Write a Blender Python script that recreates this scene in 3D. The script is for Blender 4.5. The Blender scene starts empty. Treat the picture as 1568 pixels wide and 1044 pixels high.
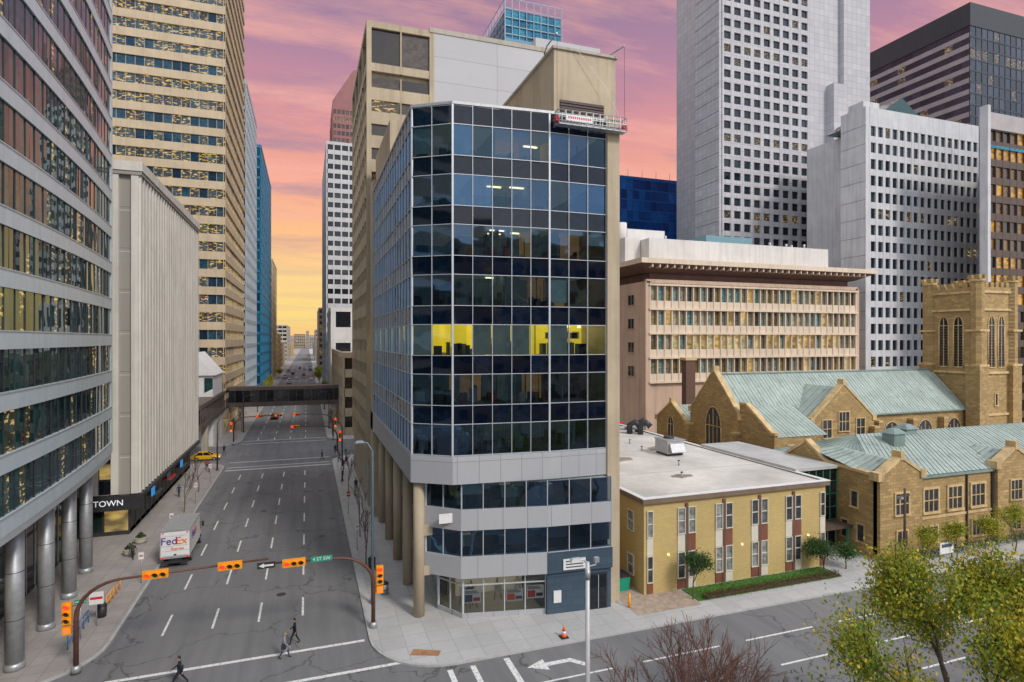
import bpy, math, random
from math import sin, cos, pi, radians, sqrt
from mathutils import Vector, Matrix
random.seed(7)
R=random.random
U=random.uniform
scene=bpy.context.scene

# ---------------------------------------------------------------- mesh builder
def FR(p0,p1):
    dx,dy=p1[0]-p0[0],p1[1]-p0[1]; L=sqrt(dx*dx+dy*dy); tx,ty=dx/L,dy/L
    return (p0[0],p0[1],tx,ty,ty,-tx),L
def P(F,u,w,z):
    return (F[0]+F[2]*u+F[4]*w, F[1]+F[3]*u+F[5]*w, z)
class MB:
    def __init__(s,M=None): s.v=[];s.f=[];s.m=[];s.c=[];s.mats=[];s.M=M;s.sm=[]
    def mi(s,mat):
        if mat not in s.mats: s.mats.append(mat)
        return s.mats.index(mat)
    def face(s,pts,mat,rnd=None,smooth=False):
        i=len(s.v)
        if s.M is not None: pts=[tuple(s.M@Vector(p)) for p in pts]
        s.v.extend(pts); s.f.append(tuple(range(i,i+len(pts)))); s.m.append(s.mi(mat)); s.c.append(rnd or (R(),R(),R())); s.sm.append(smooth)
    def mesh8(s,q,mat):
        i=len(s.v)
        if s.M is not None: q=[tuple(s.M@Vector(p)) for p in q]
        s.v.extend(q); k=s.mi(mat); c=(R(),R(),R())
        for f in ((3,2,1,0),(4,5,6,7),(0,1,5,4),(1,2,6,5),(2,3,7,6),(3,0,4,7)):
            s.f.append(tuple(i+a for a in f)); s.m.append(k); s.c.append(c); s.sm.append(False)
    def box(s,x0,x1,y0,y1,z0,z1,mat):
        s.mesh8([(x0,y0,z0),(x1,y0,z0),(x1,y1,z0),(x0,y1,z0),(x0,y0,z1),(x1,y0,z1),(x1,y1,z1),(x0,y1,z1)],mat)
    def fbox(s,F,u0,u1,w0,w1,z0,z1,mat):
        s.mesh8([P(F,u0,w1,z0),P(F,u1,w1,z0),P(F,u1,w0,z0),P(F,u0,w0,z0),P(F,u0,w1,z1),P(F,u1,w1,z1),P(F,u1,w0,z1),P(F,u0,w0,z1)],mat)
    def prism(s,pts,z0,z1,mat,top=None):
        n=len(pts)
        for i in range(n):
            a,b=pts[i],pts[(i+1)%n]
            s.face([(a[0],a[1],z0),(b[0],b[1],z0),(b[0],b[1],z1),(a[0],a[1],z1)],mat)
        s.face([(p[0],p[1],z1) for p in pts],top or mat)
        s.face([(p[0],p[1],z0) for p in reversed(pts)],mat)
    def ext(s,pts,vec,mat):
        n=len(pts); q=[(p[0]+vec[0],p[1]+vec[1],p[2]+vec[2]) for p in pts]
        s.face(pts,mat); s.face(q[::-1],mat)
        for i in range(n):
            j=(i+1)%n; s.face([pts[i],q[i],q[j],pts[j]],mat)
    def tube(s,pts,rad,mat,seg=8,cap=True):
        pts=[Vector(p) for p in pts]; n=len(pts)
        if not hasattr(rad,'__len__'): rad=[rad]*n
        base=len(s.v); k=s.mi(mat); c=(R(),R(),R())
        prev=None
        for i,p in enumerate(pts):
            d=(pts[min(i+1,n-1)]-pts[max(i-1,0)])
            if d.length<1e-9: d=Vector((0,0,1))
            d.normalize()
            if prev is None: a=d.orthogonal().normalized()
            else:
                a=(prev-d*prev.dot(d))
                a=a.normalized() if a.length>1e-6 else d.orthogonal().normalized()
            prev=a; b=d.cross(a)
            for j in range(seg):
                t=2*pi*j/seg; v=p+(a*cos(t)+b*sin(t))*rad[i]
                if s.M is not None: v=s.M@v
                s.v.append(tuple(v))
        for i in range(n-1):
            for j in range(seg):
                a0=base+i*seg+j; a1=base+i*seg+(j+1)%seg
                s.f.append((a0,a1,a1+seg,a0+seg)); s.m.append(k); s.c.append(c); s.sm.append(True)
        if cap:
            s.f.append(tuple(base+j for j in range(seg))[::-1]); s.m.append(k); s.c.append(c); s.sm.append(False)
            s.f.append(tuple(base+(n-1)*seg+j for j in range(seg))); s.m.append(k); s.c.append(c); s.sm.append(False)
    def cyl(s,x,y,z0,z1,r,mat,seg=20,r1=None):
        s.tube([(x,y,z0),(x,y,z1)],[r,r if r1 is None else r1],mat,seg)
    def sphere(s,c,rx,ry,rz,mat,seg=14,ring=9,fn=None):
        pts=[]
        for i in range(ring+1):
            ph=pi*i/ring
            for j in range(seg):
                th=2*pi*j/seg
                v=Vector((rx*sin(ph)*cos(th),ry*sin(ph)*sin(th),rz*cos(ph)))
                if fn: v=fn(v)
                v=v+Vector(c)
                if s.M is not None: v=s.M@v
                pts.append(tuple(v))
        b=len(s.v); s.v.extend(pts); k=s.mi(mat); cc=(R(),R(),R())
        for i in range(ring):
            for j in range(seg):
                a=b+i*seg+j; a1=b+i*seg+(j+1)%seg
                s.f.append((a,a+seg,a1+seg,a1)); s.m.append(k); s.c.append(cc); s.sm.append(True)
    def build(s,name):
        me=bpy.data.meshes.new(name); me.from_pydata(s.v,[],s.f)
        for m in s.mats: me.materials.append(m)
        me.polygons.foreach_set('material_index',s.m)
        me.polygons.foreach_set('use_smooth',s.sm)
        at=me.color_attributes.new('rnd','FLOAT_COLOR','CORNER')
        arr=[]
        for f,c in zip(s.f,s.c): arr.extend((c[0],c[1],c[2],1.0)*len(f))
        at.data.foreach_set('color',arr)
        me.update()
        o=bpy.data.objects.new(name,me); scene.collection.objects.link(o); return o
class Ob:
    def __init__(s,name,M=None): s.name=name; s.parts={}; s.M=M; s.extra=[]
    def p(s,k):
        if k not in s.parts: s.parts[k]=MB(s.M)
        return s.parts[k]
    def done(s):
        its=[(k,b) for k,b in s.parts.items() if b.f]
        if len(its)==1 and not s.extra: return its[0][1].build(s.name)
        e=bpy.data.objects.new(s.name,None); scene.collection.objects.link(e)
        for k,b in its:
            o=b.build(k); o.parent=e
        for o in s.extra: o.parent=e
        return e
def text(ob,s,loc,size,rot,mat,name='lettering'):
    cu=bpy.data.curves.new(name,'FONT'); cu.body=s; cu.size=size; cu.extrude=.01; cu.align_x='CENTER'; cu.align_y='CENTER'
    cu.materials.append(mat)
    o=bpy.data.objects.new(name,cu); o.location=loc; o.rotation_euler=rot; scene.collection.objects.link(o); ob.extra.append(o)

# ---------------------------------------------------------------- materials
def nm(name):
    m=bpy.data.materials.new(name); m.use_nodes=True; nt=m.node_tree
    m.cycles.emission_sampling='NONE'
    return m,nt,nt.nodes['Principled BSDF']
def node(nt,t,**kw):
    n=nt.nodes.new(t)
    for k,v in kw.items(): setattr(n,k,v)
    return n
def L(nt,a,b): nt.links.new(a,b)
def c4(c): return (c[0],c[1],c[2],1)
def mix(nt,fac,a,b,bt='MIX'):
    n=nt.nodes.new('ShaderNodeMix'); n.data_type='RGBA'; n.blend_type=bt
    for s,x in ((0,fac),(6,a),(7,b)):
        if isinstance(x,(int,float)): n.inputs[s].default_value=x
        elif isinstance(x,tuple): n.inputs[s].default_value=c4(x)
        else: L(nt,x,n.inputs[s])
    return n.outputs[2]
def mth(nt,op,a,b=None,c=None):
    n=nt.nodes.new('ShaderNodeMath'); n.operation=op
    for i,x in enumerate((a,b,c)):
        if x is None: continue
        if isinstance(x,(int,float)): n.inputs[i].default_value=x
        else: L(nt,x,n.inputs[i])
    return n.outputs[0]
def mr(nt,v,a,b,c=0,d=1):
    n=node(nt,'ShaderNodeMapRange',clamp=True); L(nt,v,n.inputs[0])
    for i,x in enumerate((a,b,c,d)): n.inputs[i+1].default_value=x
    return n.outputs[0]
def noise(nt,vec,scale,detail=3,rough=.55):
    n=node(nt,'ShaderNodeTexNoise'); n.inputs['Scale'].default_value=scale; n.inputs['Detail'].default_value=detail; n.inputs['Roughness'].default_value=rough
    L(nt,vec,n.inputs['Vector']); return n.outputs['Fac']
def objv(nt): return node(nt,'ShaderNodeTexCoord').outputs['Object']
def mapv(nt,v,s):
    n=node(nt,'ShaderNodeMapping'); L(nt,v,n.inputs[0]); n.inputs['Scale'].default_value=s; return n.outputs[0]
def bumpn(nt,b,h,st,dist=.02):
    n=node(nt,'ShaderNodeBump'); n.inputs['Strength'].default_value=st; n.inputs['Distance'].default_value=dist; L(nt,h,n.inputs['Height']); L(nt,n.outputs[0],b.inputs['Normal'])
def std(name,col,rough=.75,var=.14,scale=.6,streak=.25,metal=0,bump=0,emis=None):
    m,nt,b=nm(name); v=objv(nt)
    n1=noise(nt,v,scale,4); n2=noise(nt,v,scale*9,2)
    f=mr(nt,n1,.3,.7)
    c=mix(nt,f,tuple(x*(1-var) for x in col),tuple(min(1,x*(1+var)) for x in col))
    c=mix(nt,mr(nt,n2,.25,.75,0,var*1.2),c,tuple(x*.6 for x in col))
    if streak>0:
        n3=noise(nt,mapv(nt,v,(1.3,1.3,.07)),1.2,3,.6)
        c=mix(nt,mr(nt,n3,.48,.74,0,streak*1.3),c,tuple(x*.4 for x in col))
    L(nt,c,b.inputs['Base Color']); b.inputs['Roughness'].default_value=rough; b.inputs['Metallic'].default_value=metal
    if bump: bumpn(nt,b,n2,bump)
    if emis: b.inputs['Emission Color'].default_value=c4(emis[0]); b.inputs['Emission Strength'].default_value=emis[1]
    return m
def bricks(name,c1,c2,mortar,w,h,ground=False,rough=.85,off=.5,ms=.012,var=.25,big=.12,bump=.3):
    m,nt,b=nm(name); v=objv(nt)
    if not ground:
        s=node(nt,'ShaderNodeSeparateXYZ'); L(nt,v,s.inputs[0]); cb=node(nt,'ShaderNodeCombineXYZ')
        L(nt,mth(nt,'ADD',s.outputs[0],s.outputs[1]),cb.inputs[0]); L(nt,s.outputs[2],cb.inputs[1]); bv=cb.outputs[0]
    else: bv=v
    t=node(nt,'ShaderNodeTexBrick'); L(nt,bv,t.inputs['Vector']); t.offset=off
    t.inputs['Color1'].default_value=c4(c1); t.inputs['Color2'].default_value=c4(c2); t.inputs['Mortar'].default_value=c4(mortar)
    t.inputs['Scale'].default_value=1; t.inputs['Mortar Size'].default_value=ms; t.inputs['Brick Width'].default_value=w; t.inputs['Row Height'].default_value=h; t.inputs['Mortar Smooth'].default_value=.3
    n1=noise(nt,v,big,4,.65); n2=noise(nt,v,3,3)
    c=mix(nt,mr(nt,n1,.35,.7,0,var*2),t.outputs['Color'],tuple(x*.55 for x in c1))
    c=mix(nt,mr(nt,n2,.3,.75,0,var),c,tuple(x*.65 for x in c2))
    L(nt,c,b.inputs['Base Color']); b.inputs['Roughness'].default_value=rough
    if bump>.15: bumpn(nt,b,t.outputs['Fac'],-bump)
    return m
def pane(name,cols,lit=.0,litcol=(1,.75,.25),ls=.8,ior=1.5,metal=0,rough=.06,wav=.03,spots=False,tint=None):
    m,nt,b=nm(name)
    a=node(nt,'ShaderNodeAttribute',attribute_name='rnd'); s=node(nt,'ShaderNodeSeparateColor'); L(nt,a.outputs['Color'],s.inputs[0])
    r=node(nt,'ShaderNodeValToRGB'); L(nt,s.outputs[0],r.inputs[0]); e=r.color_ramp.elements
    n=len(cols); e[0].position=0; e[0].color=c4(cols[0]); e[1].position=1; e[1].color=c4(cols[-1])
    for i in range(1,n-1):
        k=e.new(i/(n-1)); k.color=c4(cols[i])
    v=objv(nt); n1=noise(nt,mapv(nt,v,(1,1,1.6)),1.6,2)
    c=mix(nt,mr(nt,n1,.35,.65,0,.6),r.outputs[0],tuple(x*.35 for x in cols[0]))
    L(nt,c,b.inputs['Base Color']); b.inputs['Roughness'].default_value=rough; b.inputs['Metallic'].default_value=metal; b.inputs['IOR'].default_value=ior
    if tint: b.inputs['Specular Tint'].default_value=c4(tint)
    if wav: bumpn(nt,b,noise(nt,v,.5,1),wav,.2)
    if lit>0:
        f=mth(nt,'LESS_THAN',s.outputs[1],lit)
        if spots:
            n2=noise(nt,mapv(nt,v,(.9,.9,3.0)),1.6,1); g=mr(nt,n2,.57,.66,.04,1)
        else:
            n2=noise(nt,mapv(nt,v,(.8,.8,1.6)),.9,1); g=mr(nt,n2,.35,.7,.25,1)
        k=mth(nt,'MULTIPLY',f,g); k=mth(nt,'MULTIPLY',k,ls)
        b.inputs['Emission Color'].default_value=c4(litcol); L(nt,k,b.inputs['Emission Strength'])
    return m
def seethru(name,tint,ior=1.6,mn=.1,gc=(.38,.62,1)):
    m,nt,b=nm(name); nt.nodes.remove(b); out=nt.nodes['Material Output']
    t=node(nt,'ShaderNodeBsdfTransparent'); t.inputs[0].default_value=c4(tint)
    g=node(nt,'ShaderNodeBsdfGlossy'); g.inputs['Color'].default_value=c4(gc); g.inputs['Roughness'].default_value=.03
    v=objv(nt); bn=node(nt,'ShaderNodeBump'); bn.inputs['Strength'].default_value=.12; bn.inputs['Distance'].default_value=.25; L(nt,noise(nt,v,.55,1),bn.inputs['Height']); L(nt,bn.outputs[0],g.inputs['Normal'])
    f=node(nt,'ShaderNodeFresnel'); f.inputs[0].default_value=ior
    k=mth(nt,'ADD',f.outputs[0],mn); k=mth(nt,'MINIMUM',k,1.0)
    x=node(nt,'ShaderNodeMixShader'); L(nt,k,x.inputs[0]); L(nt,t.outputs[0],x.inputs[1]); L(nt,g.outputs[0],x.inputs[2]); L(nt,x.outputs[0],out.inputs[0])
    return m
def emat(name,col,s):
    m,nt,b=nm(name); b.inputs['Base Color'].default_value=c4(col); b.inputs['Emission Color'].default_value=c4(col); b.inputs['Emission Strength'].default_value=s; return m

def asphalt():
    m,nt,b=nm('asphalt'); v=objv(nt)
    n1=noise(nt,v,.09,5,.6); n2=noise(nt,v,22,2); n3=noise(nt,mapv(nt,v,(1.1,.05,1)),1,3)
    c=mix(nt,mr(nt,n1,.3,.7),(.15,.15,.158),(.215,.214,.216))
    c=mix(nt,mr(nt,n3,.42,.72,0,.55),c,(.095,.095,.1))
    c=mix(nt,mr(nt,n2,.3,.7,0,.35),c,(.23,.23,.23))
    d=node(nt,'ShaderNodeTexNoise'); d.inputs['Scale'].default_value=.35; d.inputs['Detail'].default_value=4; L(nt,v,d.inputs['Vector'])
    vv=node(nt,'ShaderNodeVectorMath',operation='MULTIPLY_ADD'); L(nt,d.outputs['Color'],vv.inputs[0]); vv.inputs[1].default_value=(6,6,0); L(nt,v,vv.inputs[2])
    vo=node(nt,'ShaderNodeTexVoronoi',feature='DISTANCE_TO_EDGE'); vo.inputs['Scale'].default_value=.12; L(nt,vv.outputs[0],vo.inputs['Vector'])
    c=mix(nt,mr(nt,vo.outputs['Distance'],.0,.012,.7,0),c,(.045,.045,.05))
    L(nt,c,b.inputs['Base Color']); b.inputs['Roughness'].default_value=.85; return m
ASPH=asphalt()
GROUND=std('ground_dirt',(.18,.175,.16),.95,.25,.02,0)
PAVE=bricks('pavement_concrete',(.54,.535,.53),(.47,.465,.46),(.28,.28,.28),1.6,1.6,True,off=0,ms=.018,var=.18,big=.2,bump=.1)
PAVE2=bricks('pavement_warm',(.42,.385,.36),(.36,.33,.31),(.22,.2,.19),1.2,1.2,True,off=0,ms=.02,var=.2,big=.25,bump=.1)
KERB=std('kerb_concrete',(.46,.46,.45),.8,.15,1,0)
def paintm():
    m,nt,b=nm('road_paint'); v=objv(nt); n=noise(nt,v,5,4,.7)
    c=mix(nt,mr(nt,n,.5,.66,0,.75),(.8,.8,.78),(.2,.2,.2)); L(nt,c,b.inputs['Base Color']); b.inputs['Roughness'].default_value=.7; return m
PAINT=paintm()
GRASS=std('lawn',(.08,.2,.03),.95,.4,3,0)
CONC=std('concrete_warm',(.46,.42,.35),.85,.12,.25,.3)
CONCB=std('concrete_beige',(.5,.41,.29),.85,.13,.3,.35)
PANEL=bricks('panel_grey',(.47,.48,.5),(.43,.44,.465),(.2,.2,.22),1.5,6,off=0,ms=.02,var=.1,rough=.5,bump=.1)
SLATE=bricks('slate_blue_cladding',(.07,.11,.16),(.055,.09,.13),(.025,.035,.05),.9,.6,var=.2,rough=.35)
SILV=std('mullion_aluminium',(.6,.63,.67),.4,.06,2,0,metal=.3)
DARKM=std('dark_frame',(.035,.035,.04),.5,.2,2,0)
STEELB=std('rust_brown_steel',(.15,.065,.045),.55,.25,4,.2,metal=.2)
GALV=std('galvanised_steel',(.45,.46,.48),.45,.12,3,.1,metal=.5)
WHITE=std('white_paint',(.78,.78,.77),.5,.06,1.5,.08)
BLACK=std('black_rubber',(.02,.02,.02),.8,.2,5,0)
YELLOW=std('signal_yellow',(.95,.36,.012),.45,.08,4,0)
RED=std('red_paint',(.6,.03,.03),.45,.1,4,0)
GREEN=std('sign_green',(.01,.32,.2),.4,.05,4,0)
ORANGE=std('cone_orange',(.9,.12,.02),.5,.05,4,0)
GRAVEL=std('roof_gravel',(.62,.59,.55),.95,.25,.16,0)
ROOFG=std('roof_membrane',(.45,.45,.44),.9,.2,.3,0)
BRICKY=bricks('yellow_brick',(.64,.47,.18),(.56,.41,.16),(.43,.34,.18),.4,.13,var=.16,ms=.014,bump=.2)
BRICKR=bricks('brown_brick',(.17,.08,.05),(.13,.06,.045),(.2,.16,.13),.4,.13,var=.2)
STONE=bricks('sandstone',(.62,.42,.17),(.33,.22,.1),(.2,.14,.08),.7,.3,var=.42,ms=.02,big=.35,bump=.5)
STONET=std('sandstone_trim',(.62,.45,.23),.85,.22,.8,.5)
COPPER=std('copper_patina',(.38,.45,.41),.55,.17,.35,.35)
COPPERD=std('copper_dark',(.22,.3,.28),.6,.2,.6,.3)
WOODD=std('dark_wood',(.1,.065,.045),.8,.2,3,0)
BARK=std('bark',(.13,.095,.07),.9,.3,4,0)
BARKR=std('twig_bark_red',(.16,.08,.06),.9,.3,4,0)
YL=(1,.66,.2)
G_TEAL=pane('glass_teal',[(.008,.02,.026),(.012,.05,.055),(.025,.085,.09),(.045,.08,.085)],.1,YL,.5,ior=1.75,rough=.02,wav=.1,spots=True,tint=(.45,.85,.85))
G_DARK=pane('glass_dark',[(.008,.012,.018),(.015,.02,.03),(.03,.035,.045),(.08,.085,.09)],.06,YL,.5)
G_L3=pane('glass_bluegrey',[(.01,.025,.05),(.02,.06,.1),(.03,.09,.14),(.05,.1,.13)],.75,(1,.6,.1),.8,spots=True,tint=(.6,.8,1))
G_BROWN=pane('glass_bronze',[(.02,.013,.01),(.045,.03,.02),(.08,.055,.035),(.11,.09,.075)],.25,YL,.7,ior=1.7,spots=True)
G_GOLD=pane('glass_gold',[(.02,.012,.01),(.05,.03,.015),(.25,.12,.02),(.04,.03,.03)],.22,(1,.5,.05),.6,ior=1.7)
G_BLUE=pane('glass_blue',[(.005,.04,.2),(.01,.1,.42),(.02,.2,.65),(.01,.06,.28)],.0,metal=.4,rough=.1)
G_BLUE2=pane('glass_blue_tower',[(.01,.1,.2),(.02,.18,.3),(.03,.24,.38),(.05,.28,.4)],.0,metal=.4,rough=.12)
G_BLK=pane('glass_punched',[(.008,.014,.022),(.012,.024,.035),(.03,.05,.07),(.012,.02,.03)],.06,YL,.5,spots=True)
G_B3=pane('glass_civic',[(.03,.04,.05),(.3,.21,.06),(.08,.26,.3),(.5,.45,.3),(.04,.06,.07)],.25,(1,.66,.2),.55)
G_SP=pane('spandrel_glass',[(.002,.005,.015),(.004,.01,.025),(.006,.015,.034)],0,ior=1.5,rough=.04,wav=.05)
G_LOB=pane('glass_lobby',[(.01,.02,.02),(.02,.045,.035),(.05,.08,.06)],.25,YL,.5)
G_CH=pane('leaded_glass',[(.03,.04,.06),(.07,.08,.1),(.04,.04,.05)],0,rough=.15)
G_TOWER=seethru('tower_vision_glass',(.46,.56,.62),1.5,.08)
G_TOWER2=seethru('tower_vision_glass_b',(.36,.44,.5),1.6,.13,(.32,.6,1))
G_TOWER3=seethru('tower_vision_glass_c',(.52,.66,.68),1.45,.04,(.4,.65,.9))
GT=[G_TOWER,G_TOWER,G_TOWER2,G_TOWER3]
G_SHOP=seethru('shop_glass',(.85,.88,.88),1.45,.0,(.8,.9,1))
G_CAR=pane('car_glass',[(.01,.012,.015),(.02,.022,.025)],0)

# ---------------------------------------------------------------- facade helpers
def facade(O,p0,p1,z0,z1,fh,bay,pier,span,rec,wall,glass,tilt=.012,mull=None,spanw=0.0,top=0.0):
    W=O.p('walls'); G=O.p('windows')
    F,Ln=FR(p0,p1); nf=max(1,round((z1-z0)/fh)); fh=(z1-z0)/nf; nc=max(1,round(Ln/bay)); bw=Ln/nc
    for k in range(nf):
        z=z0+k*fh
        W.fbox(F,0.01,Ln-.01,-rec-.15,spanw,z,z+span,wall)
        fr=R()
        for i in range(nc):
            j=[U(-tilt,tilt) for _ in range(3)]
            j3=j[0]+j[2]-j[1]
            u0,u1=i*bw,(i+1)*bw
            lit=R() if R()<.5 else fr
            G.face([P(F,u0,-rec+j[0],z+span),P(F,u1,-rec+j[1],z+span),P(F,u1,-rec+j[2],z+fh),P(F,u0,-rec+j3,z+fh)],glass,(R(),lit,R()))
    if pier>0:
        for i in range(nc+1):
            a=max(0,i*bw-pier/2); b=min(Ln,i*bw+pier/2)
            W.fbox(F,a,b,-rec-.18,.035,z0,z1,wall)
    if mull:
        for i in range(nc+1):
            if pier>0: a=[(i+.5)*bw] if i<nc else []
            else: a=[i*bw]
            for u in a: O.p('mullions').fbox(F,u-.04,u+.04,-rec-.05,-rec+.07,z0,z1,mull)
    if top>0: W.fbox(F,0,Ln,-rec-.2,.06,z1,z1+top,wall)
def office(name,x0,x1,y0,y1,z1,fh,bay,pier,span,rec,wall,glass,sides='SE',z0=0,mull=None,top=1.2,mech=True,spanw=0.0,finish=True):
    O=Ob(name); e=rec+.16
    O.p('body').box(x0+e,x1-e,y0+e,y1-e,z0,z1+.3,wall)
    SD={'S':((x0,y0),(x1,y0)),'E':((x1,y0),(x1,y1)),'W':((x0,y1),(x0,y0)),'N':((x1,y1),(x0,y1))}
    for s in sides: facade(O,SD[s][0],SD[s][1],z0,z1,fh,bay,pier,span,rec,wall,glass,mull=mull,top=top,spanw=spanw)
    if mech:
        w,d=x1-x0,y1-y0
        O.p('roof_plant').box(x0+w*.25,x1-w*.25,y0+d*.3,y1-d*.2,z1+.3,z1+4.5,wall)
    if finish: O.done()
    return O
def rwin(O,F,u,z,w,h,glass=G_DARK,frame=STONET,fw=.14,nm_=1,nh=1,w0=0.0,sill=True):
    G=O.p('windows'); T=O.p('window_frames')
    G.face([P(F,u-w/2,w0+.015,z),P(F,u+w/2,w0+.015,z),P(F,u+w/2,w0+.015,z+h),P(F,u-w/2,w0+.015,z+h)],glass,(R(),R(),R()))
    T.fbox(F,u-w/2-fw,u-w/2,w0-.02,w0+.12,z,z+h,frame); T.fbox(F,u+w/2,u+w/2+fw,w0-.02,w0+.12,z,z+h,frame)
    T.fbox(F,u-w/2-fw,u+w/2+fw,w0-.02,w0+.13,z+h,z+h+fw,frame)
    T.fbox(F,u-w/2-fw-(.06 if sill else 0),u+w/2+fw+(.06 if sill else 0),w0-.02,w0+(.2 if sill else .13),z-fw,z,frame)
    for i in range(1,nm_): T.fbox(F,u-w/2+w*i/nm_-.045,u-w/2+w*i/nm_+.045,w0,w0+.08,z,z+h,frame)
    for i in range(1,nh): T.fbox(F,u-w/2,u+w/2,w0,w0+.075,z+h*i/nh-.04,z+h*i/nh+.04,frame)
def arch(O,F,u,z,w,h,glass=G_CH,frame=STONET,fw=.2,nm_=3,rise=None):
    rise=rise or w*.8; zs=z+h-rise; pts=[(u-w/2,z),(u+w/2,z),(u+w/2,zs)]
    N=7
    for i in range(1,N+1):
        t=i/N; pts.append((u+w/2*(1-t**1.6) if i<N else u, zs+rise*sin(t*pi/2)**.9 if i<N else zs+rise))
    lf=[(2*u-a,b) for a,b in pts[2:-1]][::-1]
    pts=pts+lf
    O.p('windows').face([P(F,a,.015,b) for a,b in pts],glass)
    T=O.p('window_frames'); q=[P(F,a,.05,b) for a,b in pts]; q.append(q[0])
    for a,b in zip(q[:-1],q[1:]): T.tube([a,b],fw/2,frame,6)
    for i in range(1,nm_):
        x=u-w/2+w*i/nm_; T.fbox(F,x-.05,x+.05,0,.1,z,zs+rise*(.55 if abs(x-u)>.1*w else .9),frame)
    T.fbox(F,u-w/2,u+w/2,0,.09,zs-.05,zs+.05,frame)
def roofq(O,e0,e1,r1,r0,mat=COPPER,step=.6,part='roof'):
    e0,e1,r1,r0=map(Vector,(e0,e1,r1,r0)); B=O.p(part); B.face([tuple(e0),tuple(e1),tuple(r1),tuple(r0)],mat)
    n=(e1-e0).cross(r0-e0 if (r0-e0).length>.1 else r1-e0).normalized()
    if n.z<0: n=-n
    Ln=(e1-e0).length; k=max(2,int(Ln/step))
    for i in range(k+1):
        t=i/k; a=e0.lerp(e1,t); b=r0.lerp(r1,t)
        B.tube([tuple(a+n*.02),tuple(b+n*.02)],.04,COPPERD if i%2 else mat,4,False)
def gable(O,p0,p1,z0,ze,zp,th,wall=STONE,cop=STONET,part='walls',steps=True):
    F,Ln=FR(p0,p1); B=O.p(part)
    pts=[P(F,0,0,z0),P(F,Ln,0,z0),P(F,Ln,0,ze),P(F,Ln/2,0,zp),P(F,0,0,ze)]
    B.ext(pts,(-F[4]*th,-F[5]*th,0),wall)
    T=O.p('coping')
    for a,b in (((0,ze),(Ln/2,zp)),((Ln,ze),(Ln/2,zp))):
        q=[P(F,a[0],.1,a[1]),P(F,b[0],.1,b[1]),P(F,b[0],.1,b[1]+.32),P(F,a[0],.1,a[1]+.32)]
        T.ext(q,(-F[4]*(th+.2),-F[5]*(th+.2),0),cop)
    if steps:
        for u in (0,Ln): T.fbox(F,u-.35,u+.35,-th-.15,.15,ze-.35,ze+.45,cop)
        T.fbox(F,Ln/2-.25,Ln/2+.25,-th-.14,.14,zp-.1,zp+.75,cop)
    return F,Ln

# ================================================================ GROUND / ROADS
KX0,KX1=-12.8,4.1
g=Ob('ground'); g.p('terrain').face([(-6000,-3000,0),(6000,-3000,0),(6000,7000,0),(-6000,7000,0)],GROUND); g.done()
rd=Ob('road'); b=rd.p('asphalt_surface'); z=.004
b.face([(KX0-1,-80,z),(KX1+1,-80,z),(KX1+1,1500,z),(KX0-1,1500,z)],ASPH)
b.face([(-200,19.5,z),(KX0-1,19.5,z),(KX0-1,46,z),(-200,46,z)],ASPH)
b.face([(KX1+1,19.5,z),(300,19.5,z),(300,46,z),(KX1+1,46,z)],ASPH)
b.face([(-200,108,z),(KX0-1,108,z),(KX0-1,132,z),(-200,132,z)],ASPH)
b.face([(KX1+1,108,z),(300,108,z),(300,132,z),(KX1+1,132,z)],ASPH)
mk=rd.p('painted_markings'); z=.009
def mrect(x0,x1,y0,y1,zz=z): mk.face([(x0,y0,zz),(x1,y0,zz),(x1,y1,zz),(x0,y1,zz)],PAINT)
for X in (-.3,-3.4,-6.5,-9.7):
    y=47.5
    while y<104: mrect(X-.08,X+.08,y,y+3.4); y+=8.2
    y=133
    while y<520: mrect(X-.08,X+.08,y,y+3.2); y+=9
for Y in (38.3,42.0): mrect(-12.3,3.8 if Y>40 else 6.4,Y,Y+.3)
for Y in (105.8,110.2,129,132.5): mrect(-12.4,3.8,Y,Y+.32)
mrect(-12.4,3.8,103.6,104.1)
for X in (8.4,9.9): mrect(X,X+.35,22,36.6)
for Y in (33.35,30.1,26.8):
    x=12.5
    while x<140:
        mrect(x,x+(6 if Y>33 else 4),Y-.08,Y+.08); x+=8.2
mrect(12.2,12.6,27,36.7)
ar=[(13.3,35.2),(14.6,34.5),(14.6,34.95),(16.2,34.95),(16.9,34.2),(17.3,34.3),(16.4,35.35),(14.6,35.35),(14.6,35.8)]
mk.face([(x,y,z) for x,y in ar],PAINT)
for X,Y in ((-2,52),(-5,78),(1.5,66),(-8,94),(1.8,86)):
    rd.p('manhole_covers').cyl(X,Y,.0,.012,.38,DARKM,16)
rd.done()
def rounded(x0,x1,y0,y1,r,corners):
    pts=[]
    def arc(cx,cy,a0):
        for i in range(9):
            t=a0+pi/2*i/8; pts.append((cx+r*cos(t),cy+r*sin(t)))
    if 'SW' in corners: arc(x0+r,y0+r,pi)
    else: pts.append((x0,y0))
    if 'SE' in corners: arc(x1-r,y0+r,1.5*pi)
    else: pts.append((x1,y0))
    if 'NE' in corners: arc(x1-r,y1-r,0)
    else: pts.append((x1,y1))
    if 'NW' in corners: arc(x0+r,y1-r,pi/2)
    else: pts.append((x0,y1))
    return pts
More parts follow.
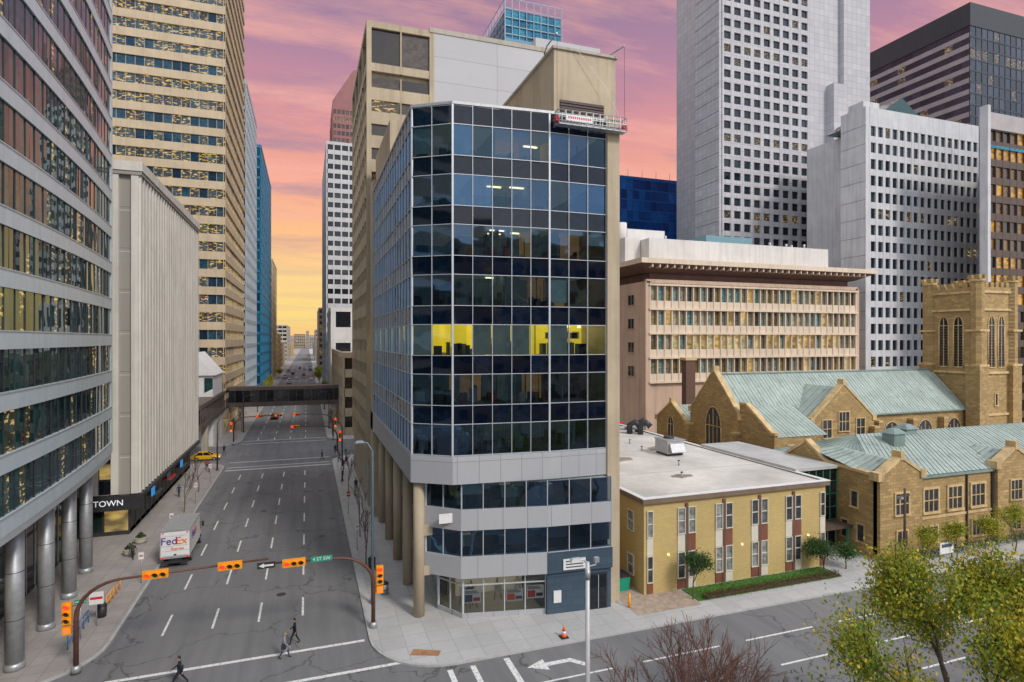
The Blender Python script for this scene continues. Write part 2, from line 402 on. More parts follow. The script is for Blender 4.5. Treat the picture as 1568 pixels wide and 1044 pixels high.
def block(x0,x1,y0,y1,corners,mat,r=5):
    o=Ob('pavement'); o.p('kerb').prism(rounded(x0,x1,y0,y1,r,corners),.0,.13,KERB)
    o.p('paving').prism(rounded(x0+.18,x1-.18,y0+.18,y1-.18,r-.18,corners),.1,.145,mat)
    if x0==KX1 and y0==37:
        WB=std('paving_brick_tan',(.42,.33,.26),.9,.25,2.5,0)
        o.p('paving').face([(23.6,38.8,.15),(29.4,38.8,.15),(29.4,41.8,.15),(26,41.8,.15),(26,70,.15),(23.6,70,.15)],WB)
        RP=std('tactile_rust',(.4,.2,.1),.8,.2,3,0); o.p('paving').face([(6.4,38.9,.15),(8.2,38.2,.15),(8.5,38.8,.15),(6.8,39.6,.15)],RP)
    o.done()
block(KX1,260,37,111,('SW','NW'),PAVE)
block(-180,KX0,42.5,111,('SE','NE'),PAVE2)
block(KX1,260,128,1400,('SW',),PAVE)
block(-180,KX0,128,1400,('SE',),PAVE2)
block(KX1,200,-70,20.5,('NW',),PAVE)
block(-180,KX0,-70,20.5,('NE',),PAVE2)
o=Ob('grass_verge'); o.p('turf').box(29.5,44.5,39.3,41.6,.1,.2,GRASS)
B=o.p('grass_blades')
for i in range(5000):
    x,y=U(29.5,44.5),U(39.3,41.6); h=U(.06,.14); a=U(0,pi)
    B.face([(x-.02*cos(a),y-.02*sin(a),.2),(x+.02*cos(a),y+.02*sin(a),.2),(x+U(-.04,.04),y+U(-.04,.04),.2+h)],GRASS)
o.done()

# ================================================================ HERO TOWER
def hero():
    O=Ob('glass_office_tower')
    W=O.p('cladding'); M=O.p('mullions'); S=O.p('spandrels'); V=O.p('vision_glass'); I=O.p('interiors')
    FLR=std('office_floor',(.1,.1,.11),.9,.2,1,0); CEIL=std('office_ceiling_glow',(.5,.5,.48),.9,.1,1,0,emis=((1,.95,.85),.05))  # ceiling emits faintly, standing in for room light
    IW=std('office_wall',(.24,.29,.31),.9,.4,.5,0,emis=((.5,.8,1),.02))
    GLOWW=std('glowing_wall',(.75,.6,.1),.9,.3,.6,0,emis=((1,.66,.03),.85)); GLOWC=std('glowing_ceiling',(.7,.7,.5),.9,.05,1,0,emis=((1,.85,.35),1.0))  # wall and ceiling surfaces glow themselves to imitate a lamp-lit floor
    WARMG=std('warm_glow_box',(.4,.26,.15),.9,.5,1.1,0,emis=((1,.55,.2),.13))  # self-glowing material for boxes that imitate lit rooms
    LAMP=emat('ceiling_lamp',(1,.8,.45),3); BL=std('roller_blind',(.4,.44,.46),.8,.1,2,0); FUR=std('furniture',(.1,.1,.11),.6,.3,1,0); FURW=std('furniture_light',(.5,.5,.48),.6,.1,1,0)
    REDF=std('red_chair',(.4,.06,.03),.6,.1,1,0); BL2=std('fabric_shade',(.3,.34,.33),.8,.15,1.2,0,emis=((.6,.65,.5),.1))
    path=[(7.4,73),(7.4,44),(10.1,42.2),(17.55,41.6),(22.4,41.6)]
    ncs=[19,2,5,3]; zb=12.4; fh=3.69; vis=2.35
    for k in range(7):
        z=zb+k*fh
        fp=[(7.55,72.8),(7.55,44.1),(10.15,42.4),(17.5,41.8),(22.3,41.8),(22.3,72.8)]
        I.prism(fp,z-.3,z+.02,FLR)
        lit=(k==2)
        I.face([(p[0],p[1],z+2.75) for p in fp][::-1],GLOWC if lit else CEIL)
        I.box(12.2,20,48.0+U(0,1.5),70,z+.02,z+2.74,GLOWW if lit else IW)
        if lit:
            I.box(10.6,11.9,45.0,45.1,z+.02,z+2.74,GLOWW); I.box(17.7,22.2,45.6,45.7,z+.02,z+2.74,GLOWW); I.box(8.2,10.6,49,49.1,z+.02,z+2.74,GLOWW)  # glowing panels added close behind the panes so they look lit
            I.box(16,17.5,44.6,44.7,z+.02,z+2.74,GLOWW)
            for i in range(6): x=U(18.5,21.8); I.box(x,x+U(.3,.8),44,44.5,z+.02,z+U(.7,1.1),FUR)
            for i in range(5): x=U(10.4,12); I.box(x,x+U(.2,.5),43.8,44.2,z+.02,z+U(.6,1.0),FUR)
            for i in range(5):
                x=U(18.2,21.8); I.box(x,x+U(.4,.7),45.55,45.6,z+U(1.1,1.4),z+U(1.6,2.0),random.choice([REDF,FURW,FUR]))
            I.tube([(20.2,44,z+2.6),(20.2,44,z+2.2)],.15,LAMP,8); I.tube([(21.4,44.4,z+2.6),(21.4,44.4,z+2.2)],.15,LAMP,8)
        for i in range(3):
            x=U(11,21); I.box(x,x+.12,43.6+U(0,1),48.5,z+.02,z+2.74,GLOWW if lit else IW)
        if k in (1,3,4,6):
            for i in range(2):
                x=U(10.5,20); w=U(1.2,2.6); I.box(x,x+w,U(44.8,46),46.1,z+.02,z+2.74,WARMG)
        for i in range(4):
            y=U(50,68); I.box(9.6,12.2,y,y+.12,z+.02,z+2.74,GLOWW if (lit and y<64) else IW)
        for i in range(20):
            x=U(9,21.5); y=U(43.2,45.5); w=U(.15,.6); I.box(x,x+w,y,y+U(.4,.8),z+.02,z+U(.5,1.3),random.choice([FUR,FUR,FURW,IW,FUR,REDF]))
        for i in range(10):
            x=U(10.5,21); y=U(43.2,46); I.tube([(x,y,z+.02),(x,y,z+U(1,2.7))],U(.02,.06),random.choice([FUR,FURW]),5)
        for i in range(14):
            y=U(45,70); I.box(8.2,8.9,y,y+U(.5,1.3),z+.02,z+U(.7,1.2),random.choice([FUR,FURW]))
        for i in range(7 if not lit else 9):
            x=U(10.5,21); y=U(43.2,47)
            if R()<.45 or lit: I.box(x,x+1.2,y,y+.2,z+2.66,z+2.72,LAMP)
    I.prism([(7.6,72.8),(7.6,44.2),(10.2,42.5),(17.5,41.9),(22.2,41.9),(22.2,72.8)],zb+7*fh-.6,zb+7*fh-.02,ROOFG)
    for s,(a,bp) in enumerate(zip(path[:-1],path[1:])):
        F,Ln=FR(a,bp); nc=ncs[s]; bw=Ln/nc
        for k in range(7):
            z=zb+k*fh
            for i in range(nc):
                t=.028; j=[U(-t,t) for _ in range(3)]; j3=j[0]+j[2]-j[1]
                u0,u1=i*bw,(i+1)*bw
                V.face([P(F,u0,-.03+j[0],z+.05),P(F,u1,-.03+j[1],z+.05),P(F,u1,-.03+j[2],z+vis),P(F,u0,-.03+j3,z+vis)],G_TOWER if k==2 else random.choice(GT))
                j=[U(-t,t) for _ in range(3)]; j3=j[0]+j[2]-j[1]
                S.face([P(F,u0,-.03+j[0],z+vis),P(F,u1,-.03+j[1],z+vis),P(F,u1,-.03+j[2],z+fh+.05),P(F,u0,-.03+j3,z+fh+.05)],G_SP)
                full=(k==2 and ((s==2 and i in (1,2,3)) or (s==3 and i==0) or (s==1 and i==0) or (s==0 and i%3)))
                if full or R()<(.22 if k!=2 else 0):
                    h=2.25 if full else U(.4,2.2); I.face([P(F,u0+.04,-.2,z+vis-h),P(F,u1-.04,-.2,z+vis-h),P(F,u1-.04,-.2,z+vis),P(F,u0+.04,-.2,z+vis)],BL2 if full else BL)
            for zz in (z+.05,z+vis): M.fbox(F,0,Ln,-.08,.05,zz-.022,zz+.022,SILV)
        for i in range(nc+1):
            th=.019
            if s in (2,3) and i==0: th=.07
            M.fbox(F,i*bw-th,i*bw+th,-.1,.07,zb,zb+7*fh+.1,SILV)
        M.fbox(F,-.03,Ln+.03,-.12,.09,zb+7*fh+.1,zb+7*fh+.3,GALV)
        W.fbox(F,-.02,Ln+.02,-.5,.1+.001*s,10.35,12.4,PANEL)
    W.prism([(7.5,72.9),(7.5,44.1),(10.15,42.3),(17.5,41.75),(22.3,41.75),(22.3,72.9)],10.4,10.6,CONC)
    W.box(22.42,23.5,41.35,73,0,38.5,CONCB)
    W.box(18.1,23.5,42.0,58,38.52,43.6,CONCB); W.box(17.95,23.65,41.85,58.1,43.6,43.8,CONC)
    W.box(18.6,22.4,41.93,42.0,38.55,39.7,DARKM)
    for k in range(5): M.box(18.6,22.4,41.86,41.93,38.6+k*.22,38.65+k*.22,STEELB)
    W.box(7.9,12.2,60,72.8,38.3,43.2,CONCB); W.box(7.3,8.2,70.6,73.2,0,39.8,CONCB)
    W.box(11,17.5,48,58,38.3,40.2,CONC)
    low=[(11.0,73),(9.0,46.6),(8.5,44.4),(10.8,42.35),(17.2,41.15),(22.45,40.75)]
    def ring(z0,z1,mat,off,part=W):
        for i,(a,bp) in enumerate(zip(low[:-1],low[1:])):
            F,Ln=FR(a,bp); part.fbox(F,-off*.4,Ln+off*.4,-.4,off+.002*i,z0,z1,mat)
    ring(3.3,4.9,PANEL,.1); ring(6.85,8.4,PANEL,.1)
    for z0,z1 in ((4.9,6.85),(8.4,10.35)):
        for s,(a,bp) in enumerate(zip(low[:-1],low[1:])):
            F,Ln=FR(a,bp); nc=max(1,round(Ln/1.65)); bw=Ln/nc
            for i in range(nc):
                V.face([P(F,i*bw,-.06,z0),P(F,(i+1)*bw,-.06,z0),P(F,(i+1)*bw,-.06+U(-.015,.015),z1),P(F,i*bw,-.06,z1)],random.choice(GT))
                if R()<.35: 
                    h=U(.5,1.5); I.face([P(F,i*bw+.05,-.25,z1-h),P(F,(i+1)*bw-.05,-.25,z1-h),P(F,(i+1)*bw-.05,-.25,z1),P(F,i*bw+.05,-.25,z1)],BL)
            for i in range(nc+1): M.fbox(F,i*bw-.03,i*bw+.03,-.12,.02,z0,z1,SILV)
    lf=[(11.2,72.5),(9.3,46.7),(8.9,44.6),(11,42.7),(17.3,41.5),(22.3,41.1),(22.3,72.5)]
    for z0 in (4.75,8.3): I.prism(lf,z0-.1,z0+.12,FLR)
    for z1 in (6.9,10.3): I.face([(p[0],p[1],z1-.1) for p in lf][::-1],CEIL)
    I.box(12.5,20,47.5,70,3.4,10.3,IW)
    for z0 in (4.87,8.42):
        for i in range(12):
            x=U(9.8,21.5); y=U(43.4,45.5); I.box(x,x+U(.3,.9),y,y+.6,z0,z0+U(.6,1.2),random.choice([FUR,FURW,IW]))
        for i in range(5):
            x=U(11,21); I.box(x,x+1.2,45,45.2,z0+1.66,z0+1.7,LAMP)
    SHW=std('shop_wall_glow',(.5,.5,.48),.9,.2,.8,0,emis=((1,.85,.6),.12)); SHD=std('shop_dark',(.12,.13,.14),.9,.2,1,0)  # shop wall colour includes a warm glow imitating interior light
    sh=[(11.2,60),(9.9,46.8),(9.6,44.9),(11.0,42.75),(17.2,41.5)]
    POST=[[WHITE,RED,DARKM],[WHITE,SLATE,RED],[FURW,RED,WHITE],[WHITE,ORANGE,SLATE]]
    for si,(a,bp) in enumerate(zip(sh[:-1],sh[1:])):
        F,Ln=FR(a,bp); nc=max(1,round(Ln/1.5)); bw=Ln/nc
        for i in range(nc):
            V.face([P(F,i*bw,-.06,.5),P(F,(i+1)*bw,-.06,.5),P(F,(i+1)*bw,-.06,3.3),P(F,i*bw,-.06,3.3)],G_SHOP)
            if si==3 and i!=1 or R()<.5:
                pc=random.choice(POST); zz=U(1.0,1.5); h=U(.8,1.3); ua=i*bw+U(.08,.2); ub=(i+1)*bw-U(.08,.2)
                def q(u0,u1,z0,z1,w,m): I.face([P(F,u0,w,z0),P(F,u1,w,z0),P(F,u1,w,z1),P(F,u0,w,z1)],m)
                q(ua,ub,zz,zz+h,-.1,pc[0]); q(ua+.08,ua+(ub-ua)*.5,zz+.1,zz+h*.6,-.095,pc[1]); q(ua+(ub-ua)*.55,ub-.08,zz+.15,zz+h*.4,-.095,pc[2])
                for r_ in range(3): q(ua+.1,ub-.15-.1*r_,zz+h*.7+r_*.08,zz+h*.7+.04+r_*.08,-.095,DARKM)
        for i in range(nc+1): M.fbox(F,i*bw-.04,i*bw+.04,-.12,.03,.1,3.3,SILV)
        W.fbox(F,-.02,Ln+.02,-.3,.04,.1,.5,PANEL); M.fbox(F,0,Ln,-.12,.025,2.55,2.63,SILV)
    I.prism([(11.4,60),(10.1,46.8),(9.9,45),(11.2,43),(17.2,41.9),(17.2,60)],.15,.18,FURW)
    I.box(11.4,17.1,46.5,46.7,.2,3.3,SHW); I.box(10.6,10.8,47,59,.2,3.3,SHD)
    I.face([(9.8,60,3.28),(9.8,44.9,3.28),(11.1,42.9,3.28),(17.1,41.7,3.28),(17.1,60,3.28)],SHW)
    for i in range(7): x=U(11.2,16.5); y=U(43.2,45.8); I.tube([(x,y,.2),(x+.3,y+.2,1.9)],.03,WOODD,5); I.tube([(x+.6,y,.2),(x+.3,y+.2,1.9)],.03,WOODD,5); I.box(x,x+.6,y-.02,y+.02,.9,1.6,random.choice([WHITE,FURW,SLATE]))
    for i in range(4): I.box(11.5+i*1.4,12.3+i*1.4,44,44.2,3.15,3.22,LAMP)  # lamps added to brighten the dark shop interior
    W.prism([(17.2,41.2),(22.42,40.8),(22.42,60),(17.2,60)],.1,3.32,SLATE)
    W.prism([(17.15,41.02),(22.46,40.6),(22.46,42),(17.15,42)],3.3,4.88,SLATE)
    F,Ln=FR((17.2,41.2),(22.42,40.8)); E=O.p('entrance')
    E.fbox(F,.5,1.1,-.05,.1,1.0,1.9,WHITE); E.fbox(F,3.4,4.9,-.05,.06,.15,2.9,DARKM); E.fbox(F,3.5,4.8,.06,.07,.2,2.8,G_DARK); E.fbox(F,4.13,4.17,.07,.1,.2,2.8,SILV)
    E.fbox(F,1.2,3.0,.15,.3,3.5,4.3,WHITE)
    for k in range(3): E.fbox(F,1.4,2.8,.3,.31,3.65+k*.22,3.74+k*.22,SLATE)
    E.fbox(F,0,Ln,-.05,.05,2.95,3.1,SLATE)
    for y in (44.3,50.4,56.4,62.4,68.4):
        O.p('columns').cyl(8.15 if y>45 else 8.0,y,.1,10.5,.42,CONCB,24)
        O.p('columns').box(8,11,y-.25,y+.25,6.2,7.0,CONCB)
        O.p('columns').box(8,11,y-.25,y+.25,3.2,3.9,CONCB)
    O.p('sign').box(9.2,10.2,42.7,42.8,7.4,8.1,WHITE)
    O.done()
    C=Ob('window_cleaning_platform'); T=C.p('truss'); 
    x0,x1,y0,y1,zz=17.9,23.7,40.6,41.3,37.3
    C.p('deck').box(x0,x1,y0,y1,zz,zz+.12,GALV)
    for y in (y0,y1):
        for h in (.12,.55,1.1): T.tube([(x0,y,zz+h),(x1,y,zz+h)],.035,GALV if h!=.55 else WHITE,6)
        n=10
        for i in range(n+1):
            x=x0+(x1-x0)*i/n; T.tube([(x,y,zz),(x,y,zz+1.1)],.03,WHITE,6)
            if i<n: T.tube([(x,y,zz+.1),(x+(x1-x0)/n,y,zz+1.1)],.02,GALV,5)
    C.p('banner').box(x0+.6,x0+2.8,y0-.05,y0-.02,zz+.3,zz+.75,WHITE)
    for i in range(11): C.p('banner').box(x0+.75+i*.18,x0+.86+i*.18,y0-.06,y0-.05,zz+.45,zz+.62,RED)
    for x in (x0,x1):
        T.tube([(x,y0,zz),(x,y0,zz+1.1),(x,y1,zz+1.1),(x,y1,zz)],.04,GALV,6); C.p('hoists').box(x-.16,x+.16,y0+.15,y1-.15,zz+.25,zz+.65,RED)
        xx=x if x<20 else 23.3
        C.p('davits').tube([(xx,43.5,43.8),(xx,42.9,44.2),(x,40.95,44.25)],.06,GALV,8)
        C.p('cables').tube([(x,40.95,44.2),(x,40.95,zz+.7)],.015,DARKM,4)
    C.p('cables').tube([(19.8,41.7,43.8),(22.2,41.4,41),(23.5,40.6,37.6)],.02,WHITE,4)
    C.done()
hero()

# ================================================================ B2
def b2():
    O=Ob('beige_office_block'); GR=bricks('pale_wall_panel',(.52,.51,.53),(.49,.48,.5),(.3,.3,.3),9,3.2,off=0,ms=.04,var=.1,rough=.7,bump=.1)
    O.p('body').box(7.6,40,75.6,98.6,0,60.4,CONCB)
    facade(O,(7,99),(7,75),6,54,3.0,3.0,.7,1.5,.3,CONCB,G_BROWN)
    facade(O,(7,99),(7,75),54.6,60,5.4,6,.7,1.2,.3,CONCB,G_BROWN,top=.8)
    facade(O,(7,75),(15.5,75),6,54,3.0,4.15,.15,1.55,.3,CONCB,G_BROWN)
    facade(O,(7,75),(15.5,75),54.6,60,5.4,4.15,.2,1.0,.3,CONCB,G_BROWN,top=.8)
    for x in (7.0,14.9): O.p('walls').box(x,x+.6,74.9,75.6,6,60,CONCB)
    O.p('walls').box(15.5,40,74.95,75.7,0,60.6,GR)
    O.p('walls').box(14.9,40.2,74.85,99,60.6,61.2,CONC)
    O.p('walls').box(30,40,76,90,61.2,63,GR)
    O.p('base').box(7.2,39,75.2,98.8,0,6,CONC)
    O.done()
b2()

# ================================================================ LEFT buildings
def l1():
    O=Ob('curved_glass_office'); W=O.p('spandrel_bands'); G=O.p('windows'); M=O.p('mullions')
    BAND=std('white_metal_band',(.58,.66,.7),.4,.05,1,.15,metal=.1)
    X=lambda y:-16.3-(max(0,y-35)**2)*.0019-(max(0,35-y)**2)*.0015
    ys=[22+1.48*i for i in range(32)]
    pts=[(X(y),y) for y in ys]
    z0=9.8; fh=3.55; nf=22
    for k in range(nf):
        z=z0+k*fh
        for i,(a,bb) in enumerate(zip(pts[:-1],pts[1:])):
            F,Ln=FR(a,bb)
            W.fbox(F,-.003,Ln+.003,-.4,.12,z,z+1.1,BAND)
            W.fbox(F,-.003,Ln+.003,.12,.16,z+1.02,z+1.1,SILV)
            for q in (0,1):
                j=[U(-.014,.014) for _ in range(3)]; j3=j[0]+j[2]-j[1]; u0=q*Ln/2; u1=u0+Ln/2
                G.face([P(F,u0,j[0],z+1.1),P(F,u1,j[1],z+1.1),P(F,u1,j[2],z+fh),P(F,u0,j3,z+fh)],G_TEAL)
            M.fbox(F,-.02,.02,-.05,.05,z+1.1,z+fh,DARKM)
    end=pts[-1]
    body=[(p[0]-.45,p[1]) for p in pts]+[(-60,end[1]),(-60,22)]
    O.p('body').prism(body,z0,z0+nf*fh,DARKM)
    O.p('end_wall').box(-60,end[0]+.1,end[1]+.02,end[1]+.4,z0,z0+nf*fh,BAND)
    O.p('soffit').prism([(p[0]+.1,p[1]) for p in pts]+[(-40,end[1]),(-40,22)],9.35,9.8,PANEL)
    facade(O,(-21,24),(-21.8,67),.15,9.35,4.6,1.7,0,.25,.05,DARKM,G_LOB,mull=SILV)
    O.p('lobby').box(-40,-22.2,24,67,.1,9.3,DARKM)
    for y in (28.5,34.2,39.9,45.6,51.2,56.8,62.4):
        O.p('columns').cyl(X(y)-1.0,y,.1,9.4,.5,GALV,28)
        O.p('columns').cyl(X(y)-1.0,y,.1,.6,.56,GALV,28)
        for zz in (3.3,6.3): O.p('columns').cyl(X(y)-1.0,y,zz,zz+.04,.507,DARKM,28)
    O.done()
l1()
def l2():
    O=Ob('ribbed_concrete_building'); W=O.p('walls')
    RC=bricks('ribbed_precast',(.36,.34,.3),(.32,.3,.27),(.2,.18,.16),40,4.4,off=0,ms=.04,var=.12,rough=.8,bump=.1)
    FIN=std('precast_fin',(.68,.65,.59),.8,.08,.4,.3)
    W.box(-50,-17.3,72.9,108,4.5,39.0,RC)
    n=26
    for i in range(n+1):
        y=72.9+35.0*i/n; W.box(-17.3,-16.8,y-.22,y+.22,4.6,38.6,FIN)
    for x in (-17.35,-19.2,-21.1,-23.2,-25.4,-27.6): W.box(x-.35,x+.35,72.5,72.9,4.6,38.6,FIN)
    for k in range(7): W.box(-50,-17.28,72.88,108,8.4+k*4.4,8.46+k*4.4,FIN)
    O.p('windows').face([(-20.8,72.85,4.6),(-19.5,72.85,4.6),(-19.5,72.85,38),(-20.8,72.85,38)],G_DARK)
    for k in range(18):
        O.p('window_frames').box(-20.8,-19.5,72.8,72.84,6+k*1.85,6.1+k*1.85,DARKM)
        if k%3==0: O.p('windows').face([(-20.65,72.83,6.2+k*1.85),(-19.65,72.83,6.2+k*1.85),(-19.65,72.83,7.8+k*1.85),(-20.65,72.83,7.8+k*1.85)],G_LOB)
    W.box(-50,-16.7,72.4,108.2,38.6,39.0,RC); W.box(-50,-16.6,72.3,108.3,39.0,40.0,FIN)
    W.box(-50,-18,73.4,107.6,.1,4.5,DARKM)
    facade(O,(-18,73.4),(-18,107.6),.15,3.3,3.1,2.2,.2,.5,.1,DARKM,G_LOB)
    facade(O,(-30,73.1),(-18,73.1),.15,2.9,2.7,2.2,.2,.4,.1,DARKM,G_LOB)
    O.p('canopy').box(-17.9,-16.6,73,107.9,4.1,4.5,DARKM); O.p('canopy').box(-30,-16.6,72.3,73.1,2.95,4.5,DARKM)
    BS=std('shop_blue',(.02,.2,.45),.4,.05,1,0,emis=((.03,.3,.7),.5))
    for y in (76,84,92,100):
        O.p('signs').box(-16.58,-16.5,y,y+1.4,3.3,4.2,BS if y in(76,92) else SLATE)
    for y in (80,88,96): O.p('signs').box(-17.9,-16.9,y,y+3,2.5,2.7,RED if y==88 else SLATE)
    LT=emat('white_letters',(.9,.95,1),.35)
    text(O,'A TOWN',(-20.1,72.25,3.75),.85,(pi/2,0,0),LT)
    ws=emat('warm_soffit',(1,.65,.25),3)
    for i in range(17): O.p('soffit_lamps').box(-17.5,-17.3,73.8+i*2,74.0+i*2,4.02,4.1,ws)
    O.done()
l2()
BEIGE3=std('travertine_beige',(.54,.43,.29),.7,.1,.3,.2)
office('beige_skyscraper',-48,-17,143,186,135,3.9,1.7,.0,1.75,.35,BEIGE3,G_L3,'SE',mull=BEIGE3)
office('grey_skyscraper',-50,-17,191,229,97,3.7,3,.5,1.2,.2,std('grey_cladding',(.4,.45,.5),.5,.1,.3,.1),G_TEAL,'SE')
office('blue_skyscraper',-50,-16,236,300,92,3.8,3,.3,.9,.15,std('blue_cladding',(.03,.18,.32),.4,.1,.3,.1),G_BLUE2,'SE')
office('tan_tower_block',-50,-17,330,376,62,3.6,3,.6,1.5,.3,BEIGE3,G_BROWN,'SE')
office('low_brick_block',-60,-18,400,460,24,3.6,3,.6,1.5,.3,BRICKY,G_BROWN,'SE')
o=Ob('gabled_hall'); o.p('walls').box(-24,-17.4,128.5,141,.1,14,WHITE)
o.p('roof').ext([(-24.4,128,14),(-17,128,14),(-20.7,128,18.5)],(0,13,0),WHITE); 
facade(o,(-24,128.4),(-17.4,128.4),5,13.5,4,1.6,.12,.5,.1,WHITE,G_TEAL); o.done()
office('podium_shops',-60,-17.5,142.3,142.9,13,4,3,.4,1.5,.3,CONCB,G_LOB,'S',mech=False)
office('pale_office_tower',7,32,236,300,96,3.75,2.9,.5,1.7,.3,std('pale_precast',(.6,.6,.61),.8,.1,.3,.2),G_DARK,'SW')
office('low_white_block',7.2,30,196,228,30,9,8,3,5,.3,std('offwhite_stucco',(.68,.67,.66),.8,.1,.3,.2),G_DARK,'SW',mech=False)
def maroon():
    m=std('maroon_granite',(.28,.1,.1),.5,.1,.3,.1); O=office('maroon_tower',13,46,330,370,145,3.8,2.2,.5,1.5,.2,m,G_BROWN,'SW',mech=False,finish=False)
    O.p('crown').ext([(13,331,145),(46,331,145),(46,331,146),(26,331,168),(24,331,168),(13,331,150)],(0,30,0),m)
    O.done()
maroon()
office('street_podium_block',7.3,60,133,192,17,4.2,3,.7,1.8,.3,CONCB,G_BROWN,'SW',mech=False)
office('tan_slab_block',7,40,390,450,40,3.6,3,.6,1.5,.3,CONCB,G_BROWN,'SW')
for i,(x0,x1,y0,y1,h) in enumerate([(8,50,480,560,22),(8,40,600,700,30),(-60,-18,480,560,18),(-70,-18,600,720,34),(-60,-18,760,900,14),(8,60,740,900,16),(-30,-4,1550,1600,34),(6,40,1520,1560,26),(-80,-40,1500,1560,30),(-2,5,1700,1720,44)]):
    office('distant_block',x0,x1,y0,y1,h,3.8,4,.6,1.6,.2,random.choice([CONC,CONCB,BRICKY]),G_DARK,'SEW',mech=False)
o=Ob('hills'); B=o.p('ridge'); HM=std('hill_tan',(.3,.22,.18),.95,.25,.006,0)  # flat tan hill colour with random tone
xs=[-3500+70*i for i in range(101)]
for r,(yy,hh) in enumerate(((2100,30),(3200,46))):
    zz=[hh*(.6+.35*sin(x*.0021+r*2)+.12*sin(x*.011+r)) for x in xs]
    for i in range(100):
        B.face([(xs[i],yy,-1),(xs[i+1],yy,-1),(xs[i+1],yy+250,zz[i+1]),(xs[i],yy+250,zz[i])],HM); B.face([(xs[i],yy+250,zz[i]),(xs[i+1],yy+250,zz[i+1]),(xs[i+1],yy+900,zz[i+1]*.8),(xs[i],yy+900,zz[i]*.8)],HM)
o.done()
def bridge():
    O=Ob('pedestrian_skybridge'); B=O.p('structure')
    C=std('bridge_brown',(.13,.1,.085),.6,.15,.5,.2)
    B.box(-19,11,149,153,5.4,6.3,C); B.box(-19,11,149,153,9.2,10,C)
    for s,yy in ((0,149.1),(1,152.9)):
        p=((-19,yy),(11,yy)) if s==0 else ((11,yy),(-19,yy))
        facade(O,p[0],p[1],6.3,9.2,2.9,1.7,0,.15,.05,C,G_DARK,mull=C)
    B.box(-21,-17,112,149,5.4,6.3,C); B.box(-21,-17,112,149,9,9.8,C)
    facade(O,(-17.1,112),(-17.1,149),6.3,9,2.7,1.7,0,.15,.05,C,G_DARK,mull=C)
    for x,y in ((-14.6,150),(6,150),(-17.6,134),(-17.6,142),(-20,134),(-17.6,120)): O.p('piers').box(x-.5,x+.5,y-.6,y+.6,.1,5.4,CONC)
    O.done()
bridge()

# ================================================================ RIGHT background
def b3():
    O=Ob('civic_office_building'); PK=std('pinkish_concrete',(.56,.4,.3),.8,.1,.3,.3); FN=std('fin_concrete',(.7,.57,.44),.75,.08,.3,.25)
    x0,x1,y0,y1=59.6,112,95,125
    O.p('body').box(x0,x1,y0+1,y1,0,31.9,PK)
    W=O.p('walls')
    W.box(x0-.2,x0+.8,y0-.1,y1,0,31.9,PK)
    facade(O,(x0+.8,y0),(x1-.6,y0),13.1,31.4,4.58,1.6,.0,1.5,.5,FN,G_B3)
    Fz,Ln=FR((x0+.8,y0),(x1-.6,y0)); n=round(Ln/1.6)
    for i in range(n+1): O.p('fins').fbox(Fz,i*Ln/n-.11,i*Ln/n+.11,-.6,.12,13.1,31.4,FN)
    for k in range(5): O.p('fins').fbox(Fz,-.3,Ln+.3,-.6,.4,13.1+k*4.57-.25,13.1+k*4.57+.1,FN)
    W.box(x1-.6,x1+.3,y0-.1,y1,0,31.9,PK)
    W.box(x0+1,x1-1,y0+.3,y0+2,0,13,PK)
    DK=std('recess_brown',(.15,.08,.06),.8,.2,.4,.1)
    W.box(x0+1.5,x1-1.5,y0+1.2,y1-1,31.9,34.7,DK)
    e=O.p('eave')
    e.mesh8([(x0+.5,y0+.6,33.6),(x1-.5,y0+.6,33.6),(x1,y1,33.6),(x0,y1,33.6),(x0-2.3,y0-2.3,35.0),(x1+2.3,y0-2.3,35.0),(x1+2,y1,35.0),(x0-2,y1,35.0)],DK)
    e.box(x0-2.5,x1+2.5,y0-2.5,y1,35.0,35.9,FN)
    for i in range(34): x=x0+i*52/33; e.box(x-.12,x+.12,y0-2.2,y0+1,34.3,35.0,FN)
    W.box(x0,x1,y0-.1,y0+.6,31.6,32.3,PK)
    PW=std('penthouse_white',(.66,.63,.61),.8,.1,.2,.25)
    Q=O.p('penthouse'); Q.box(x0+2.5,x1-5,y0+3,y1-2,35.9,40.6,PW); Q.box(x0-1,x0+2.4,y0+6,y1,35.9,41,PW)
    Q.box(x0+3,x0+12,y0+12,y1-4,40.6,44,PW); Q.cyl(x0+1.5,y0+12,41,45,1.2,PW,24)
    Q.box(x0+21,x0+33,y0+10,y0+18,40.6,43.4,std('mech_teal',(.15,.28,.33),.6,.1,1,.1))
    for i in range(12): 
        x=U(x0+4,x1-8); O.p('vents').cyl(x,U(y0+4,y0+9),40.6,41.6,.25,GALV,10)
    F,Ln=FR((x0-.2,y1),(x0-.2,y0))
    for k in range(4): rwin(O,F,Ln-5,14+k*4.57,2.2,1.9,G_DARK,PK,.1,2)
    O.done()
b3()
